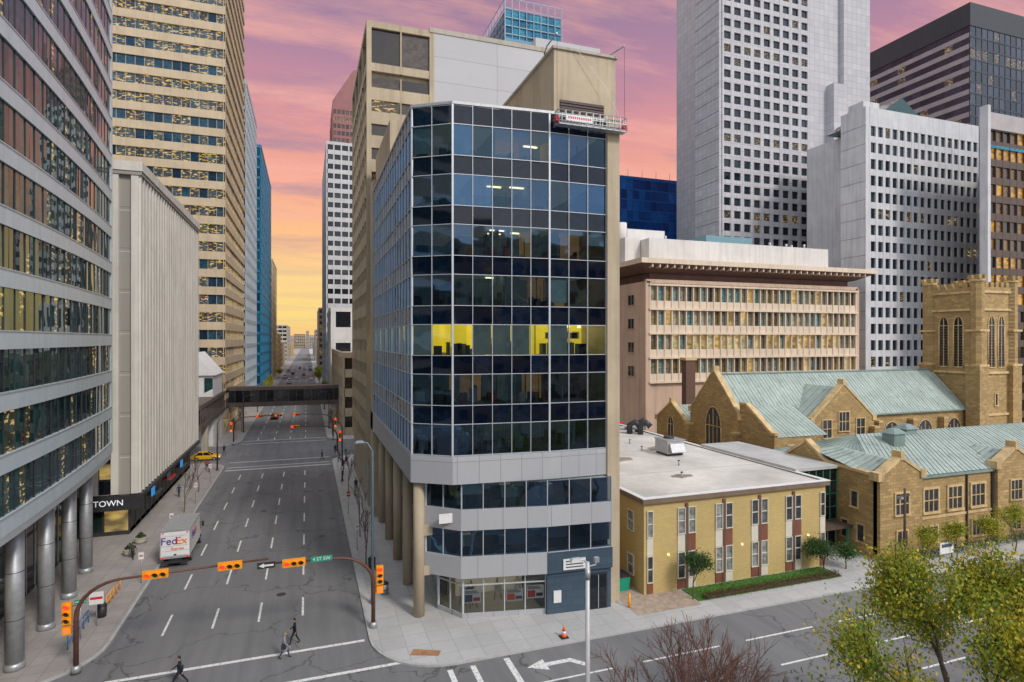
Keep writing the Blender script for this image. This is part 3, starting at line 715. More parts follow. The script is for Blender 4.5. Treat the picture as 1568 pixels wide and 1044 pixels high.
def b45():
    C4=bricks('pale_granite',(.55,.54,.57),(.47,.46,.49),(.34,.34,.35),1.9,1.9,off=0,ms=.07,var=.14,rough=.7,bump=.1)
    O=Ob('granite_skyscraper')
    O.p('body').box(109,160,136,146,0,150,C4); O.p('body').box(122,160,146,175,0,150,C4)
    facade(O,(109,135),(140,135),0,150,3.6,3.45,1.15,1.4,.4,C4,G_BLK)
    O.p('walls').box(140,152,135.2,136,0,150,C4); O.p('walls').box(152,162.5,133.6,136,0,150,C4); O.p('walls').box(147,152,132.6,135.2,0,97,C4); O.p('walls').box(108.2,109,135.3,146,0,150,C4)
    for k in range(38): O.p('joints').box(108.15,108.2,135.3,146,k*3.85,k*3.85+.08,DARKM)
    O.done()
    C5=std('white_precast',(.57,.57,.59),.75,.1,.3,.3)
    O=Ob('white_grid_office')
    O.p('body').box(121,158,100.6,107,0,74,C5); O.p('body').box(132,158,107,128,0,74,C5)
    facade(O,(121.5,100),(158,100),2,70,3.8,2.3,.75,1.45,.35,C5,G_BLK,top=4.2)
    O.p('walls').box(120.3,121.5,99.98,106.6,0,74.3,C5)
    for k in range(17): O.p('joints').box(120.27,120.3,99.99,106.6,2+k*4.25,2.06+k*4.25,DARKM)
    O.p('roof_skylight').ext([(128,104,74.2),(146,104,74.2),(137,104,80)],(0,14,0),G_TEAL)
    O.p('walls').box(122,127,102,106,74,76.5,C5)
    O.done()
    C6=std('dark_curtain',(.36,.33,.34),.5,.1,.3,.1)
    G6=pane('glass_navy',[(.01,.015,.03),(.02,.035,.07),(.04,.06,.1)],.12,YL,.5,spots=True)
    O=office('dark_banded_skyscraper',217,290,140,190,130,3.9,3,.0,1.7,.15,C6,G6,'W',mech=False,finish=False)
    facade(O,(217,140),(290,140),0,130,3.9,3,.2,.6,.1,std('navy_frame',(.03,.04,.07),.5),G6)
    O.p('crown').box(216.9,290,139.9,190,130,138,std('crown_dark',(.03,.035,.045),.5,.1,.3,.1)); O.done()
    BZ=std('bronze_cladding',(.09,.055,.04),.5,.1,.4,.1)
    O=Ob('bronze_glass_office'); O.p('body').box(138,200,85.4,86.8,0,66,BZ); O.p('body').box(160,200,86.8,98,0,66,BZ)
    facade(O,(137.5,85),(200,85),0,66,3.9,2.3,.25,1.5,.3,BZ,G_GOLD)
    O.p('corner_wall').box(136.6,137.5,84.6,86.2,0,71,C5); O.p('corner_wall').box(137.5,200,84.6,87,66,69.5,std('bronze_top',(.4,.36,.36),.6,.1,.4,.1)); O.p('corner_wall').box(137.5,200,84.7,87,62,62.6,G_BLUE2); O.done()
    O=office('blue_glass_office',88,134,190,230,80,3.8,2.5,.1,.5,.1,std('bg_blue',(.01,.09,.32),.3,.1,.3,0),G_BLUE,'SW',mech=False,finish=False)
    O.p('roof_mast').box(95,130,195,225,80.3,82,std('bm',(.05,.1,.2),.5)); 
    for i in range(8): O.p('roof_mast').tube([(88+i*6,191,80),(88+i*6,191,84)],.1,GALV,5)
    O.done()
    office('blue_glass_annex',134,150,186,230,68,3.8,2.5,.1,.5,.1,bpy.data.materials['bg_blue'],G_BLUE,'SW',mech=False)
    office('beige_slab_tower',161,178,216,225,105,3.8,2.5,.8,1.7,.2,BEIGE3,G_DARK,'SW',mech=False)
    FB=std('frame_bluegrey',(.3,.42,.5),.5,.1,.3,0)
    O=office('blue_crown_tower',57,76,170,195,112,3.8,2.2,.15,.6,.1,bpy.data.materials['blue_cladding'],G_BLUE2,'SW',mech=False,finish=False)
    for i in range(9):
        x=57+i*19/8; O.p('crown_frame').box(x-.08,x+.08,170,170.2,112,125.5,FB); 
        y=170+i*25/8; O.p('crown_frame').box(57,57.2,y-.08,y+.08,112,125.5,FB)
    for zz in (114.5,117,119.5,122.3,125.3): O.p('crown_frame').box(57,76,170,170.15,zz,zz+.2,FB); O.p('crown_frame').box(57,57.15,170,195,zz,zz+.2,FB)
    facade(O,(57.3,170.4),(75.8,170.4),112,122.2,2.55,2.1,0,.1,.05,FB,G_BLUE2); facade(O,(57.4,194),(57.4,170.4),112,122.2,2.55,2.1,0,.1,.05,FB,G_BLUE2)
    O.p('crown_glass').box(57.8,75.5,170.8,193,112,122,bpy.data.materials['blue_cladding']); O.done()
b45()
office('reflection_block_east',16,62,-62,-22,39,3.8,3,.8,1.9,.3,CONCB,G_DARK,'NW',mech=False)  # unseen block behind the camera, added for the tower glass to reflect
office('reflection_block_west',-70,-19,-70,-20,50,3.6,3,.8,1.6,.3,CONC,G_DARK,'NE',mech=False)  # second unseen block, likewise added for reflections

# ================================================================ YELLOW BRICK BUILDING
def yellow():
    O=Ob('yellow_brick_office'); W=O.p('walls'); x0,x1,y0,y1,h=26,45.3,41.8,80,7.6
    W.box(x0,x1,y0,y1,.1,h,BRICKY)
    T=O.p('roof_edge'); TM=std('fascia_brown',(.2,.14,.1),.6,.15,1,.1)
    T.box(x0-.25,x1+.25,y0-.3,y0+.15,h,h+.4,TM); T.box(x0-.25,x0+.15,y0+.15,y1,h,h+.4,TM); T.box(x1-.15,x1+.25,y0+.15,y1,h,h+.4,TM); T.box(x0-.25,x1+.25,y1,y1+.3,h,h+.4,TM)
    O.p('roof').box(x0+.15,x1-.15,y0+.15,y1,h,h+.3,GRAVEL)
    for (a,b_,c,d) in ((x0-.28,x1+.28,y0-.33,y0+.18),(x0-.28,x0+.18,y0+.18,y1),(x1-.18,x1+.28,y0+.18,y1)): O.p('roof').box(a,b_,c,d,h+.4,h+.46,WHITE)
    PT=std('roof_patch',(.3,.25,.19),.9,.3,.6,0)
    for cx,cy,rx,ry in ((31.5,57,2.4,1.3),(40.5,61,2,1.4),(37,70,1.5,1),(34,48,1.2,.7)):
        O.p('roof').face([(cx+rx*cos(t*pi/8)*(1+.15*sin(t*2.3)),cy+ry*sin(t*pi/8)*(1+.15*cos(t*1.7)),h+.306) for t in range(16)],PT)
    for y in (50,60,70): O.p('roof_seams').box(x0+.2,x1-.2,y,y+.06,h+.3,h+.33,ROOFG)
    F,Ln=FR((x0,y0),(x1,y0))
    WF=std('window_frame_cream',(.66,.62,.52),.6,.05,2,0); RP=std('red_brown_panel',(.22,.08,.05),.6,.2,1,.1)
    wp=pane('window_blinds',[(.03,.04,.05),(.1,.11,.11),(.4,.42,.4),(.05,.06,.07)],.0)
    for u in (.55,4.1,7.9,11.7,15.5,18.9):
        ww=.45 if u in(.55,18.9) else .62
        us=(u,) if ww==.45 else (u-.52,u+.52)
        for uu in us:
            for zz in (1.1,4.8):
                rwin(O,F,uu,zz,ww,2.1,wp,WF,.06,1,2,sill=False)
            O.p('panels').fbox(F,uu-ww/2-.06,uu+ww/2+.06,0,.06,3.3,4.7,WF if uu!=u+.52 else RP)
            O.p('panels').fbox(F,uu-ww/2-.06,uu+ww/2+.06,0,.06,.2,1.0,RP if uu!=u+.52 else WF)
        if len(us)==2: O.p('panels').fbox(F,u-.14,u+.14,0,.1,.2,7.3,BRICKR)
    F2,L2=FR((x0,y1),(x0,y0))
    for k in range(7):
        for zz in (1.2,4.9): rwin(O,F2,L2-2.0-k*5,zz,.9,1.6,wp,WF,.07,1,2,sill=False)
    gl=emat('wall_lamp_glow',(1,.7,.3),1.5)
    for u in (2.3,9.8,17.2): O.p('wall_lamps').fbox(F,u-.06,u+.06,0,.12,3.1,3.26,gl)
    O.done()
    A=Ob('rooftop_ac_unit'); q=A.p('casing'); q.box(38.2,40.4,56.5,59,h+.55,h+2.0,GALV)
    q.box(38.1,40.5,56.4,59.1,h+2.0,h+2.1,GALV); A.p('legs').box(38.3,38.5,56.6,58.9,h+.3,h+.55,DARKM); A.p('legs').box(40.1,40.3,56.6,58.9,h+.3,h+.55,DARKM)
    A.p('hood').mesh8([(38.4,55.9,h+.8),(40.2,55.9,h+.8),(40.2,56.5,h+.8),(38.4,56.5,h+.8),(38.4,56.3,h+1.7),(40.2,56.3,h+1.7),(40.2,56.5,h+1.7),(38.4,56.5,h+1.7)],GALV)
    for i in range(6): A.p('louvres').box(38.5,40.1,56.44,56.5,h+.7+i*.18,h+.78+i*.18,DARKM)
    A.p('fan').cyl(39.3,57.9,h+2.1,h+2.3,.6,DARKM,20); A.done()
    A=Ob('rooftop_duct')
    for i,(x,y) in enumerate(((42.5,72),(43.6,71),(44.4,73))):
        A.p('ducts').tube([(x,y,h+.3),(x,y,h+1.5),(x+.6,y-.4,h+2.0),(x+1.1,y-.8,h+1.4)],.42,DARKM,12)
    A.p('ducts').tube([(40,73,h+1),(45,72.5,h+1)],.3,GALV,12); A.done()
    A=Ob('rooftop_vent'); A.p('box').box(28.5,29.6,58,59.2,h+.3,h+1.0,GALV); A.p('cowl').box(28.35,29.75,57.85,59.35,h+1.0,h+1.15,DARKM); A.done()
    for i in range(7):
        A=Ob('vent_pipe'); x,y=U(27.5,44),U(46,78); A.p('pipe').cyl(x,y,h+.3,h+.8,.09,GALV,10); A.p('cap').cyl(x,y,h+.8,h+.9,.15,DARKM,10,.03); A.done()
    A=Ob('rooftop_pipe'); A.p('pipe').tube([(26.5,79.5,h+1),(34,79.3,h+1),(34,78,h+1),(45,77.8,h+1)],.12,RED,8); 
    for x in (27,30,33,38,42): A.p('supports').box(x-.1,x+.1,78,79.5,h+.3,h+.9,GALV)
    A.done()
    O=Ob('glazed_entrance_link'); O.p('body').box(45.35,50.85,46,60,.1,8,BRICKR)
    GF=std('green_frame',(.05,.25,.15),.5,.1,1,0)
    facade(O,(45.4,45.5),(50.8,45.5),2.8,8,1.3,.9,0,.06,.05,GF,G_DARK,mull=GF)
    O.p('canopy').box(45.4,50.8,43.6,46,2.5,2.75,WOODD); O.p('posts').box(45.8,46,43.7,43.9,.1,2.5,GF); O.p('posts').box(50.2,50.4,43.7,43.9,.1,2.5,GF)
    facade(O,(45.4,45.6),(50.8,45.6),.15,2.5,2.3,1.1,0,.1,.05,DARKM,G_LOB,mull=SILV); O.p('roof').box(45.3,50.9,45.3,60,8,8.3,ROOFG); O.done()
yellow()

# ================================================================ CHURCH
def church():
    O=Ob('stone_church'); W=O.p('walls')
    ye,yr,yn=64.6,70,75.4; ze,zr=10.4,16; x0,x1=55,98.8
    W.box(x0+.6,x1,ye,yn,.1,ze-.1,STONE)
    roofq(O,(x0+.5,ye-.4,ze-.35),(x1,ye-.4,ze-.35),(x1,yr,zr),(x0+.5,yr,zr))
    roofq(O,(x1,yn+.4,ze-.35),(x0+.5,yn+.4,ze-.35),(x0+.5,yr,zr),(x1,yr,zr))
    O.p('ridge').box(x0+.5,x1,yr-.15,yr+.15,zr-.02,zr+.18,COPPERD)
    W.ext([(x1-1,ye,ze-.1),(x1-1,yn,ze-.1),(x1-1,yr,zr-.1)],(.9,0,0),STONE)
    O.p('gutter').box(x0+.5,x1,ye-.55,ye-.35,ze-.5,ze-.32,COPPERD)
    F,Ln=gable(O,(x0,yn),(x0,ye),.1,ze+.1,zr+.5,.7)
    arch(O,F,Ln/2,4.8,3.4,6.6,nm_=4)
    for u in (.3,Ln-.3): W.fbox(F,u-.5,u+.5,0,.9,.1,8.2,STONE); O.p('coping').fbox(F,u-.55,u+.55,0,.95,8.2,8.5,STONET)
    W.box(x0+.4,62,58.6,ye,.1,8.6,STONE)
    pts=[(x0,58.4,.1),(x0,ye,.1),(x0,ye,12.3),(x0,63.4,12.3),(x0,58.9,9.0),(x0,58.4,9.0)]; W.ext(pts,(.6,0,0),STONE)
    O.p('coping').ext([(x0-.1,58.2,9.0),(x0-.1,58.9,9.0),(x0-.1,63.4,12.3),(x0-.1,64.6,12.3),(x0-.1,64.6,12.6),(x0-.1,63.3,12.6),(x0-.1,58.8,9.35),(x0-.1,58.2,9.35)],(.8,0,0),STONET)
    roofq(O,(x0+.6,58.5,8.7),(63.8,58.5,8.7),(63.8,ye,12),(x0+.6,ye,12))
    F3,_=FR((x0+.6,58.6),(62,58.6)); rwin(O,F3,2.2,5.8,1.0,1.8,G_CH,nm_=2); rwin(O,F3,5,5.8,1.0,1.8,G_CH,nm_=2)
    W.box(x0+.2,62,75.8,84,.1,7,STONE); F4,L4=gable(O,(x0-.3,84),(x0-.3,76),.1,8.2,11,.6); arch(O,F4,L4/2,5.5,1.6,3.4,nm_=2)
    roofq(O,(x0,75.8,8),(64,75.8,8),(64,80,10.6),(x0,80,10.6)); roofq(O,(64,84.2,8),(x0,84.2,8),(x0,80,10.6),(64,80,10.6))
    O.p('chimney').box(59,60.8,82,83.2,7,17.6,BRICKR); O.p('chimney').box(58.8,61,81.8,83.4,17.6,18,STONET)
    tx0,tx1,ty=64.4,75.7,61.6
    W.box(tx0+.3,tx1-.3,ty+.3,ye+.2,.1,9.8,STONE)
    F,Ln=gable(O,(tx0,ty),(tx1,ty),.1,10.0,14.8,.7)
    xm=(tx0+tx1)/2
    roofq(O,(tx0-.2,ty+.7,9.9),(tx0-.2,ye+5,9.9),(xm,ye+5,14.4),(xm,ty+.7,14.4)); roofq(O,(tx1+.2,ye+5,9.9),(tx1+.2,ty+.7,9.9),(xm,ty+.7,14.4),(xm,ye+5,14.4))
    for u in (2.6,8.7): rwin(O,F,u,7.6,1.5,2.4,G_CH,nm_=2,nh=2)
    rwin(O,F,Ln/2,8.4,1.8,2.6,G_CH,nm_=3,nh=2)
    for u in (.4,Ln-.4): W.fbox(F,u-.45,u+.45,0,.8,.1,8.6,STONE); O.p('coping').fbox(F,u-.5,u+.5,0,.85,8.6,8.9,STONET)
    F,Ln=FR((75.7,ye),(x1,ye))
    for u in (8.6-1.4,14.2,20.6): arch(O,F,u,3.5,3.4,5.2,nm_=4,rise=2.2)
    for u in (4,11,17.6): W.fbox(F,u-.4,u+.4,0,.9,.1,8.8,STONE); O.p('coping').fbox(F,u-.45,u+.45,0,.95,8.8,9.1,STONET)
    X0,X1,Y0,Y1,H=98.8,107.8,62.5,71.2,28.6
    T=O.p('tower'); T.box(X0+.3,X1-.3,Y0+.3,Y1-.3,.1,H,STONE)
    for cx in (X0+.6,X1-.6):
        for cy in (Y0+.6,Y1-.6):
            T.box(cx-1.05,cx+1.05,cy-1.05,cy+1.05,.1,17,STONE)
            T.prism([(cx+.95*cos(a*pi/4+pi/8),cy+.95*sin(a*pi/4+pi/8)) for a in range(8)],17,H+1.6,STONE)
            T.prism([(cx+1.1*cos(a*pi/4+pi/8),cy+1.1*sin(a*pi/4+pi/8)) for a in range(8)],H+1.6,H+1.9,STONET)
            for a in range(4): T.box(cx-.9+1.2*(a%2),cx-.3+1.2*(a%2),cy-.9+1.2*(a//2),cy-.3+1.2*(a//2),H+1.9,H+2.6,STONE)
            for zz in (17,22.5): T.box(cx-1.12,cx+1.12,cy-1.12,cy+1.12,zz-.2,zz+.12,STONET)
    for zz in (9,15.6,25.6,H-.2): T.box(X0+.05,X1-.05,Y0+.05,Y1-.05,zz,zz+.35,STONET)
    T.box(X0+.1,X1-.1,Y0+.1,Y1-.1,H+.15,H+.7,STONE)
    for i in range(5):
        u=2.1+i*1.2
        T.box(X0+u-.35,X0+u+.35,Y0+.1,Y0+.6,H+.7,H+1.5,STONE); T.box(X0+.1,X0+.6,Y0+u-.35,Y0+u+.35,H+.7,H+1.5,STONE)
        T.box(X0+u-.35,X0+u+.35,Y1-.6,Y1-.1,H+.7,H+1.5,STONE); T.box(X1-.6,X1-.1,Y0+u-.35,Y0+u+.35,H+.7,H+1.5,STONE)
    for (a,bp) in (((X0+.3,Y0+.3),(X1-.3,Y0+.3)),((X0+.3,Y1-.3),(X0+.3,Y0+.3))):
        F,Ln=FR(a,bp)
        for u in (Ln/2-1.15,Ln/2+1.15):
            arch(O,F,u,16.6,1.5,8.2,nm_=2,rise=1.5,frame=STONET,glass=G_BLK)
            for k in range(14): O.p('louvres').fbox(F,u-.7,u+.7,.02,.07,16.9+k*.45,17.05+k*.45,WOODD)
        rwin(O,F,Ln/2,10.6,.5,1.8,G_BLK); 
    O.done()
    O=Ob('stone_parish_hall'); W=O.p('walls'); x0,x1,y0,y1,ze,zr=50.9,92,41,56,7.7,10.6
    W.box(x0+.3,x1,y0+.3,y1,.1,ze,STONE)
    yr=48.5
    roofq(O,(x0+.4,y0+.1,ze),(x1,y0+.1,ze),(x1,yr,zr),(x0+6,yr,zr)); roofq(O,(x1,y1+.2,ze),(x0+.4,y1+.2,ze),(x0+6,yr,zr),(x1,yr,zr)); roofq(O,(x0+.4,y1+.2,ze),(x0+.4,y0+.1,ze),(x0+6,yr,zr),(x0+6,yr,zr))
    O.p('gutter').box(x0+5.6,x1,y0-.0,y0+.12,ze-.3,ze-.05,COPPERD)
    for gx0,gx1 in ((50.9,56.5),(67.4,73),(84,89)):
        F,Ln=gable(O,(gx0,y0-.2),(gx1,y0-.2),.1,8.0,9.6,.7)
        rwin(O,F,Ln/2,4.3,1.7,2.0,G_CH,nm_=3,nh=2,frame=STONET); rwin(O,F,Ln/2,1.2,1.3,1.5,G_CH,nm_=2,frame=STONET)
        xm=(gx0+gx1)/2; roofq(O,(gx0,y0+.5,7.9),(gx0,yr,9.3),(xm,yr,9.5),(xm,y0+.5,9.3)); roofq(O,(gx1,yr,9.3),(gx1,y0+.5,7.9),(xm,y0+.5,9.3),(xm,yr,9.5))
    F,Ln=FR((x0,y0+.3),(x1,y0+.3))
    for u in (7.4,10.8,14.2,25,29): rwin(O,F,u,4.0,1.9,2.2,G_CH,nm_=3,nh=2,fw=.22); rwin(O,F,u,1.0,1.7,1.5,G_CH,nm_=3,fw=.18)
    for u in (5.9,12.5,16.3): O.p('downpipes').fbox(F,u-.08,u+.08,0,.16,.1,7.5,DARKM)
    O.p('stringcourse').fbox(F,5.6,Ln,0,.1,3.3,3.55,STONET)
    F,Ln=FR((x0,y1),(x0,y0))
    W.ext([(x0,y0+.1,.1),(x0,y1,.1),(x0,y1,7.9),(x0,52,8.2),(x0,49.5,9.9),(x0,47,8.2),(x0,y0+.1,8.0)],(.6,0,0),STONE)
    O.p('coping').ext([(x0-.1,52.1,8.2),(x0-.1,49.5,9.95),(x0-.1,46.9,8.2),(x0-.1,y0+.1,8.0),(x0-.1,y0+.1,8.25),(x0-.1,46.8,8.5),(x0-.1,49.5,10.3),(x0-.1,52.2,8.5)],(.8,0,0),STONET)
    for u in (Ln-1.8,Ln-3.6): rwin(O,F,u,1.4,.7,1.6,G_CH)
    rwin(O,F,Ln-2.5,4.6,.7,1.5,G_CH)
    for (x,y) in ((60,46.5),(64.5,48.5)):
        O.p('roof_vents').box(x-.8,x+.8,y-.7,y+.7,9,10.9,COPPERD); O.p('roof_vents').mesh8([(x-1,y-.9,10.9),(x+1,y-.9,10.9),(x+1,y+.9,10.9),(x-1,y+.9,10.9),(x-.4,y-.3,11.4),(x+.4,y-.3,11.4),(x+.4,y+.3,11.4),(x-.4,y+.3,11.4)],COPPERD)
    O.done()
church()

# ================================================================ VEHICLES
def T2(x,y,h,z=0): return Matrix.Translation((x,y,z))@Matrix.Rotation(h,4,'Z')
HL=emat('headlamp',(1,.95,.8),1.0); TL=emat('tail_lamp',(.6,.02,.01),.6)
def wheel(B,x,y,r=.33,w=.22):
    B.tube([(x-w/2,y,r),(x+w/2,y,r)],r,BLACK,18); B.tube([(x-w/2-.01,y,r),(x+w/2+.01,y,r)],r*.6,GALV,12)
def loft(B,st,mat):
    rings=[]
    for y,z0,z1,w,wt in st:
        m=(z0+z1)/2
        rings.append([(-w*.92,y,z0),(w*.92,y,z0),(w,y,z0+.12),(w,y,m+.08),(wt,y,z1),(-wt,y,z1),(-w,y,m+.08),(-w,y,z0+.12)])
    for a,b in zip(rings[:-1],rings[1:]):
        for i in range(8):
            j=(i+1)%8; B.face([a[i],a[j],b[j],b[i]],mat)
    B.face(rings[0],mat); B.face(rings[-1][::-1],mat)
def car(x,y,h,col,name='car',van=False):
    m=bpy.data.materials.get('car_paint_%s'%str(col)) or std('car_paint_%s'%str(col),col,.3,.03,1,0,metal=.2)
    O=Ob(name,T2(x,y,h)); B=O.p('bodywork')
    if van: st=[(-2.4,.4,.9,.8,.75),(-2.3,.3,1.05,.9,.86),(-1,.25,1.1,.95,.9),(1,.25,1.1,.95,.9),(2.1,.3,1.0,.92,.84),(2.4,.4,.8,.8,.7)]
    else: st=[(-2.25,.4,.8,.76,.7),(-2.15,.28,.93,.86,.8),(-1.2,.22,.96,.9,.84),(0,.22,.95,.9,.85),(1.1,.22,.93,.9,.84),(2.05,.28,.78,.84,.74),(2.25,.38,.62,.74,.66)]
    loft(B,st,m)
    zt=1.9 if van else 1.45; zb=st[2][2]-.03
    yb0,yb1,yt0,yt1=(-2.2,1.4,-2.0,.6) if van else (-1.75,1.05,-1.15,.25)
    q=[(-.8,yb0,zb),(.8,yb0,zb),(.8,yb1,zb),(-.8,yb1,zb),(-.62,yt0,zt),(.62,yt0,zt),(.62,yt1,zt),(-.62,yt1,zt)]
    O.p('glasshouse').mesh8(q,G_CAR)
    B.mesh8([(-.64,yt0-.03,zt-.02),(.64,yt0-.03,zt-.02),(.64,yt1+.03,zt-.02),(-.64,yt1+.03,zt-.02),(-.58,yt0+.1,zt+.05),(.58,yt0+.1,zt+.05),(.58,yt1-.1,zt+.05),(-.58,yt1-.1,zt+.05)],m)
    for sx in (-1,1):
        for ya,yb in ((yb0,yt0),(yb1,yt1),((yb0+yb1)/2,(yt0+yt1)/2)):
            B.tube([(sx*.8,ya,zb),(sx*.63,yb,zt)],.04,m,5)
        B.box(sx*.95-.08,sx*.95+.08,.75,.9,.95,1.08,m)
        O.p('lamps').box(sx*.62-.16,sx*.62+.16,2.1,2.23,.55,.68,HL); O.p('lamps').box(sx*.62-.14,sx*.62+.14,-2.27,-2.18,.65,.82,TL)
        wheel(O.p('wheels'),sx*.82,1.35); wheel(O.p('wheels'),sx*.82,-1.35)
    O.done()
WH=(.6,.6,.6); BK=(.02,.02,.022); SV=(.35,.36,.37); RD=(.35,.02,.02); BL_=(.03,.08,.2)
car(-16.6,114.5,-pi/2,(.85,.5,.02),'yellow_taxi')
car(-8.1,168,0,BK)
for i in range(17):
    X=random.choice([-11.2,-8.1,-4.9,-1.8,2.0]); car(X,300+i*11+U(-2,2),0,random.choice([WH,BK,SV,WH,BL_,WH,SV]),van=R()<.35,name='car')
def truck():
    O=Ob('delivery_box_truck',T2(-11.5,65.1,0)); W=O.p('box_body')
    W.box(-1.2,1.2,-3.5,1.9,.95,3.3,WHITE)
    W.box(-1.24,1.24,-3.53,1.93,3.25,3.37,GALV); 
    for sx in (-1,1): W.box(sx*1.22-.04,sx*1.22+.04,-3.54,-3.44,.95,3.25,GALV)
    W.box(-1.2,1.2,-3.56,-3.46,.8,.98,GALV)
    D=O.p('rear_door'); D.box(-1.08,1.08,-3.54,-3.5,1.05,3.15,WHITE)
    for k in range(5): D.box(-1.06,1.06,-3.555,-3.535,1.05+k*.45,1.07+k*.45,GALV)
    D.box(-.1,.1,-3.6,-3.54,1.1,1.2,DARKM)
    O.p('bumper').box(-1.15,1.15,-3.85,-3.5,.45,.6,DARKM); O.p('chassis').box(-.5,.5,-3.4,3.2,.5,.8,DARKM)
    for sx in (-1,1):
        O.p('lamps').box(sx*1.02-.1,sx*1.02+.1,-3.6,-3.53,.82,.96,TL); O.p('lamps').box(sx*1.0-.08,sx*1.0+.08,-3.58,-3.53,3.12,3.2,TL)
        wheel(O.p('wheels'),sx*.98,-2.1,.45,.3); wheel(O.p('wheels'),sx*.98,2.9,.45,.28)
        O.p('mirrors').box(sx*1.3-.1,sx*1.3+.1,3.0,3.1,1.7,2.2,BLACK)
    C=O.p('cab'); loft(C,[(2.0,.6,2.5,1.05,.95),(2.9,.55,2.5,1.08,.95),(3.3,.55,1.9,1.05,.95),(3.9,.55,1.3,.98,.9),(4.1,.6,1.1,.9,.8)],WHITE)
    O.p('windscreen').mesh8([(-.85,3.0,1.55),(.85,3.0,1.55),(.9,3.5,1.6),(-.9,3.5,1.6),(-.8,2.9,2.42),(.8,2.9,2.42),(.8,3.0,2.42),(-.8,3.0,2.42)],G_CAR)
    for sx in (-1,1): O.p('windscreen').box(sx*1.08-.02,sx*1.08+.02,2.3,3.0,1.5,2.2,G_CAR)
    PU=std('purple_vinyl',(.1,.02,.3),.5,.05,1,0); OR=std('orange_vinyl',(.9,.18,.01),.5,.05,1,0)
    text(O,'Fed',(-12.0,61.52,2.4),.95,(pi/2,0,0),PU); text(O,'Ex',(-10.98,61.52,2.4),.95,(pi/2,0,0),OR)
    text(O,'Express',(-11.3,61.52,1.7),.34,(pi/2,0,0),OR)
    text(O,'Fed',(-10.27,63.3,2.5),1.1,(pi/2,0,pi/2),PU); text(O,'Ex',(-10.27,64.6,2.5),1.1,(pi/2,0,pi/2),OR)
    O.done()
truck()

# ================================================================ STREET FURNITURE
HAND=emat('signal_hand_red',(1,.08,.02),2.5); LENS=std('dark_lens',(.03,.03,.03),.3,.1,4,0); REDL=emat('red_lens',(1,.03,.01),2.0)
def sighead(B,x,y,z,horiz=True):
    w,h=(1.5,.52) if horiz else (.5,1.35)
    B.box(x-w/2,x+w/2,y-.12,y+.12,z-h/2,z+h/2,YELLOW)
    for k in (-1,0,1):
        cx,cz=(x+k*.46,z) if horiz else (x,z-k*.43)
        B.tube([(cx,y-.12,cz),(cx,y-.15,cz)],.16,REDL if k==-1 else LENS,16)
        for a in range(7):
            t0=-.2+a*(pi+.4)/7; t1=t0+(pi+.4)/7
            B.face([(cx+.19*cos(t0),y-.12,cz+.19*sin(t0)),(cx+.19*cos(t1),y-.12,cz+.19*sin(t1)),(cx+.19*cos(t1),y-.38,cz+.19*sin(t1)),(cx+.19*cos(t0),y-.38,cz+.19*sin(t0))],YELLOW)
def mast(x,y,sgn,length,hz,heads,name='traffic_signal_mast'):
    O=Ob(name); pts=[(x,y,.1),(x,y,hz-2.2)]
    for i in range(1,9):
        t=i/8*pi/2; pts.append((x+sgn*2.6*(1-cos(t)),y,hz-2.2+2.1*sin(t)))
    pts.append((x+sgn*length,y,hz+.12))
    n=len(pts); O.p('pole').tube(pts,[.15-.08*i/(n-1) for i in range(n)],STEELB,12)
    O.p('base').cyl(x,y,.13,.55,.3,GALV,16,.24)
    for hx in heads: sighead(O.p('signal_heads'),hx,y-.15,hz+.0)
    sx=x-.45 if sgn>0 else x+.45
    sighead(O.p('signal_heads'),sx,y-.05,3.9,False)
    O.p('hand_signal').box(sx-.24,sx+.24,y-.2,y+.1,2.6,3.1,YELLOW); O.p('hand_signal').box(sx-.13,sx+.13,y-.215,y-.2,2.7,3.0,HAND)
    O.p('brackets').tube([(x,y,3.0),(sx,y,3.0)],.04,STEELB,6); O.p('brackets').tube([(x,y,4.3),(sx,y,4.3)],.04,STEELB,6)
    return O
O=mast(-13.7,43.9,1,11.2,5.75,(-9.3,-4.9)); O.done()
O=mast(4.55,43.6,-1,7.6,5.55,(-.85,))
O.p('one_way_sign').box(-3.2,-2.05,43.35,43.4,5.4,5.82,DARKM)
O.p('one_way_sign').face([(-3.1,43.34,5.61),(-2.75,43.34,5.45),(-2.75,43.34,5.55),(-2.15,43.34,5.55),(-2.15,43.34,5.67),(-2.75,43.34,5.67),(-2.75,43.34,5.77)],WHITE)
O.p('street_name_sign').box(.25,1.7,43.35,43.4,5.45,5.82,GREEN); text(O,'4 ST SW',(.97,43.33,5.63),.33,(pi/2,0,0),WHITE)
O.done()
mast(5.2,111,-1,8,5.6,(-2,)).done(); mast(-13.8,129,1,9,5.6,(-9,-5.5)).done(); mast(5.2,129,-1,8,5.6,(-2,)).done()
def streetlamp(x,y,h,dirx,col=GALV,al=2.5,diry=0):
    O=Ob('street_lamp'); O.p('pole').tube([(x,y,.1),(x,y,h-.8),(x+dirx*.4,y+diry*.4,h-.15),(x+dirx*al,y+diry*al,h)],[.13,.08,.06,.045],col,10)
    O.p('base').cyl(x,y,.1,.5,.2,col,12)
    hx,hy=x+dirx*al,y+diry*al
    O.p('lamp_head').mesh8([(hx-.35,hy-.14,h-.1),(hx+.35,hy-.14,h-.1),(hx+.35,hy+.14,h-.1),(hx-.35,hy+.14,h-.1),(hx-.25,hy-.09,h+.08),(hx+.25,hy-.09,h+.08),(hx+.25,hy+.09,h+.08),(hx-.25,hy+.09,h+.08)],col)
    O.done()
BG=std('bluegrey_pole',(.2,.27,.33),.5,.1,3,0,metal=.3); BN=std('brown_pole',(.1,.06,.05),.6,.1,3,0)
streetlamp(4.9,47.5,13,-1,BG,1.0)
for y in (90,145,185): streetlamp(4.9,y,9,-1,BN,1.6)
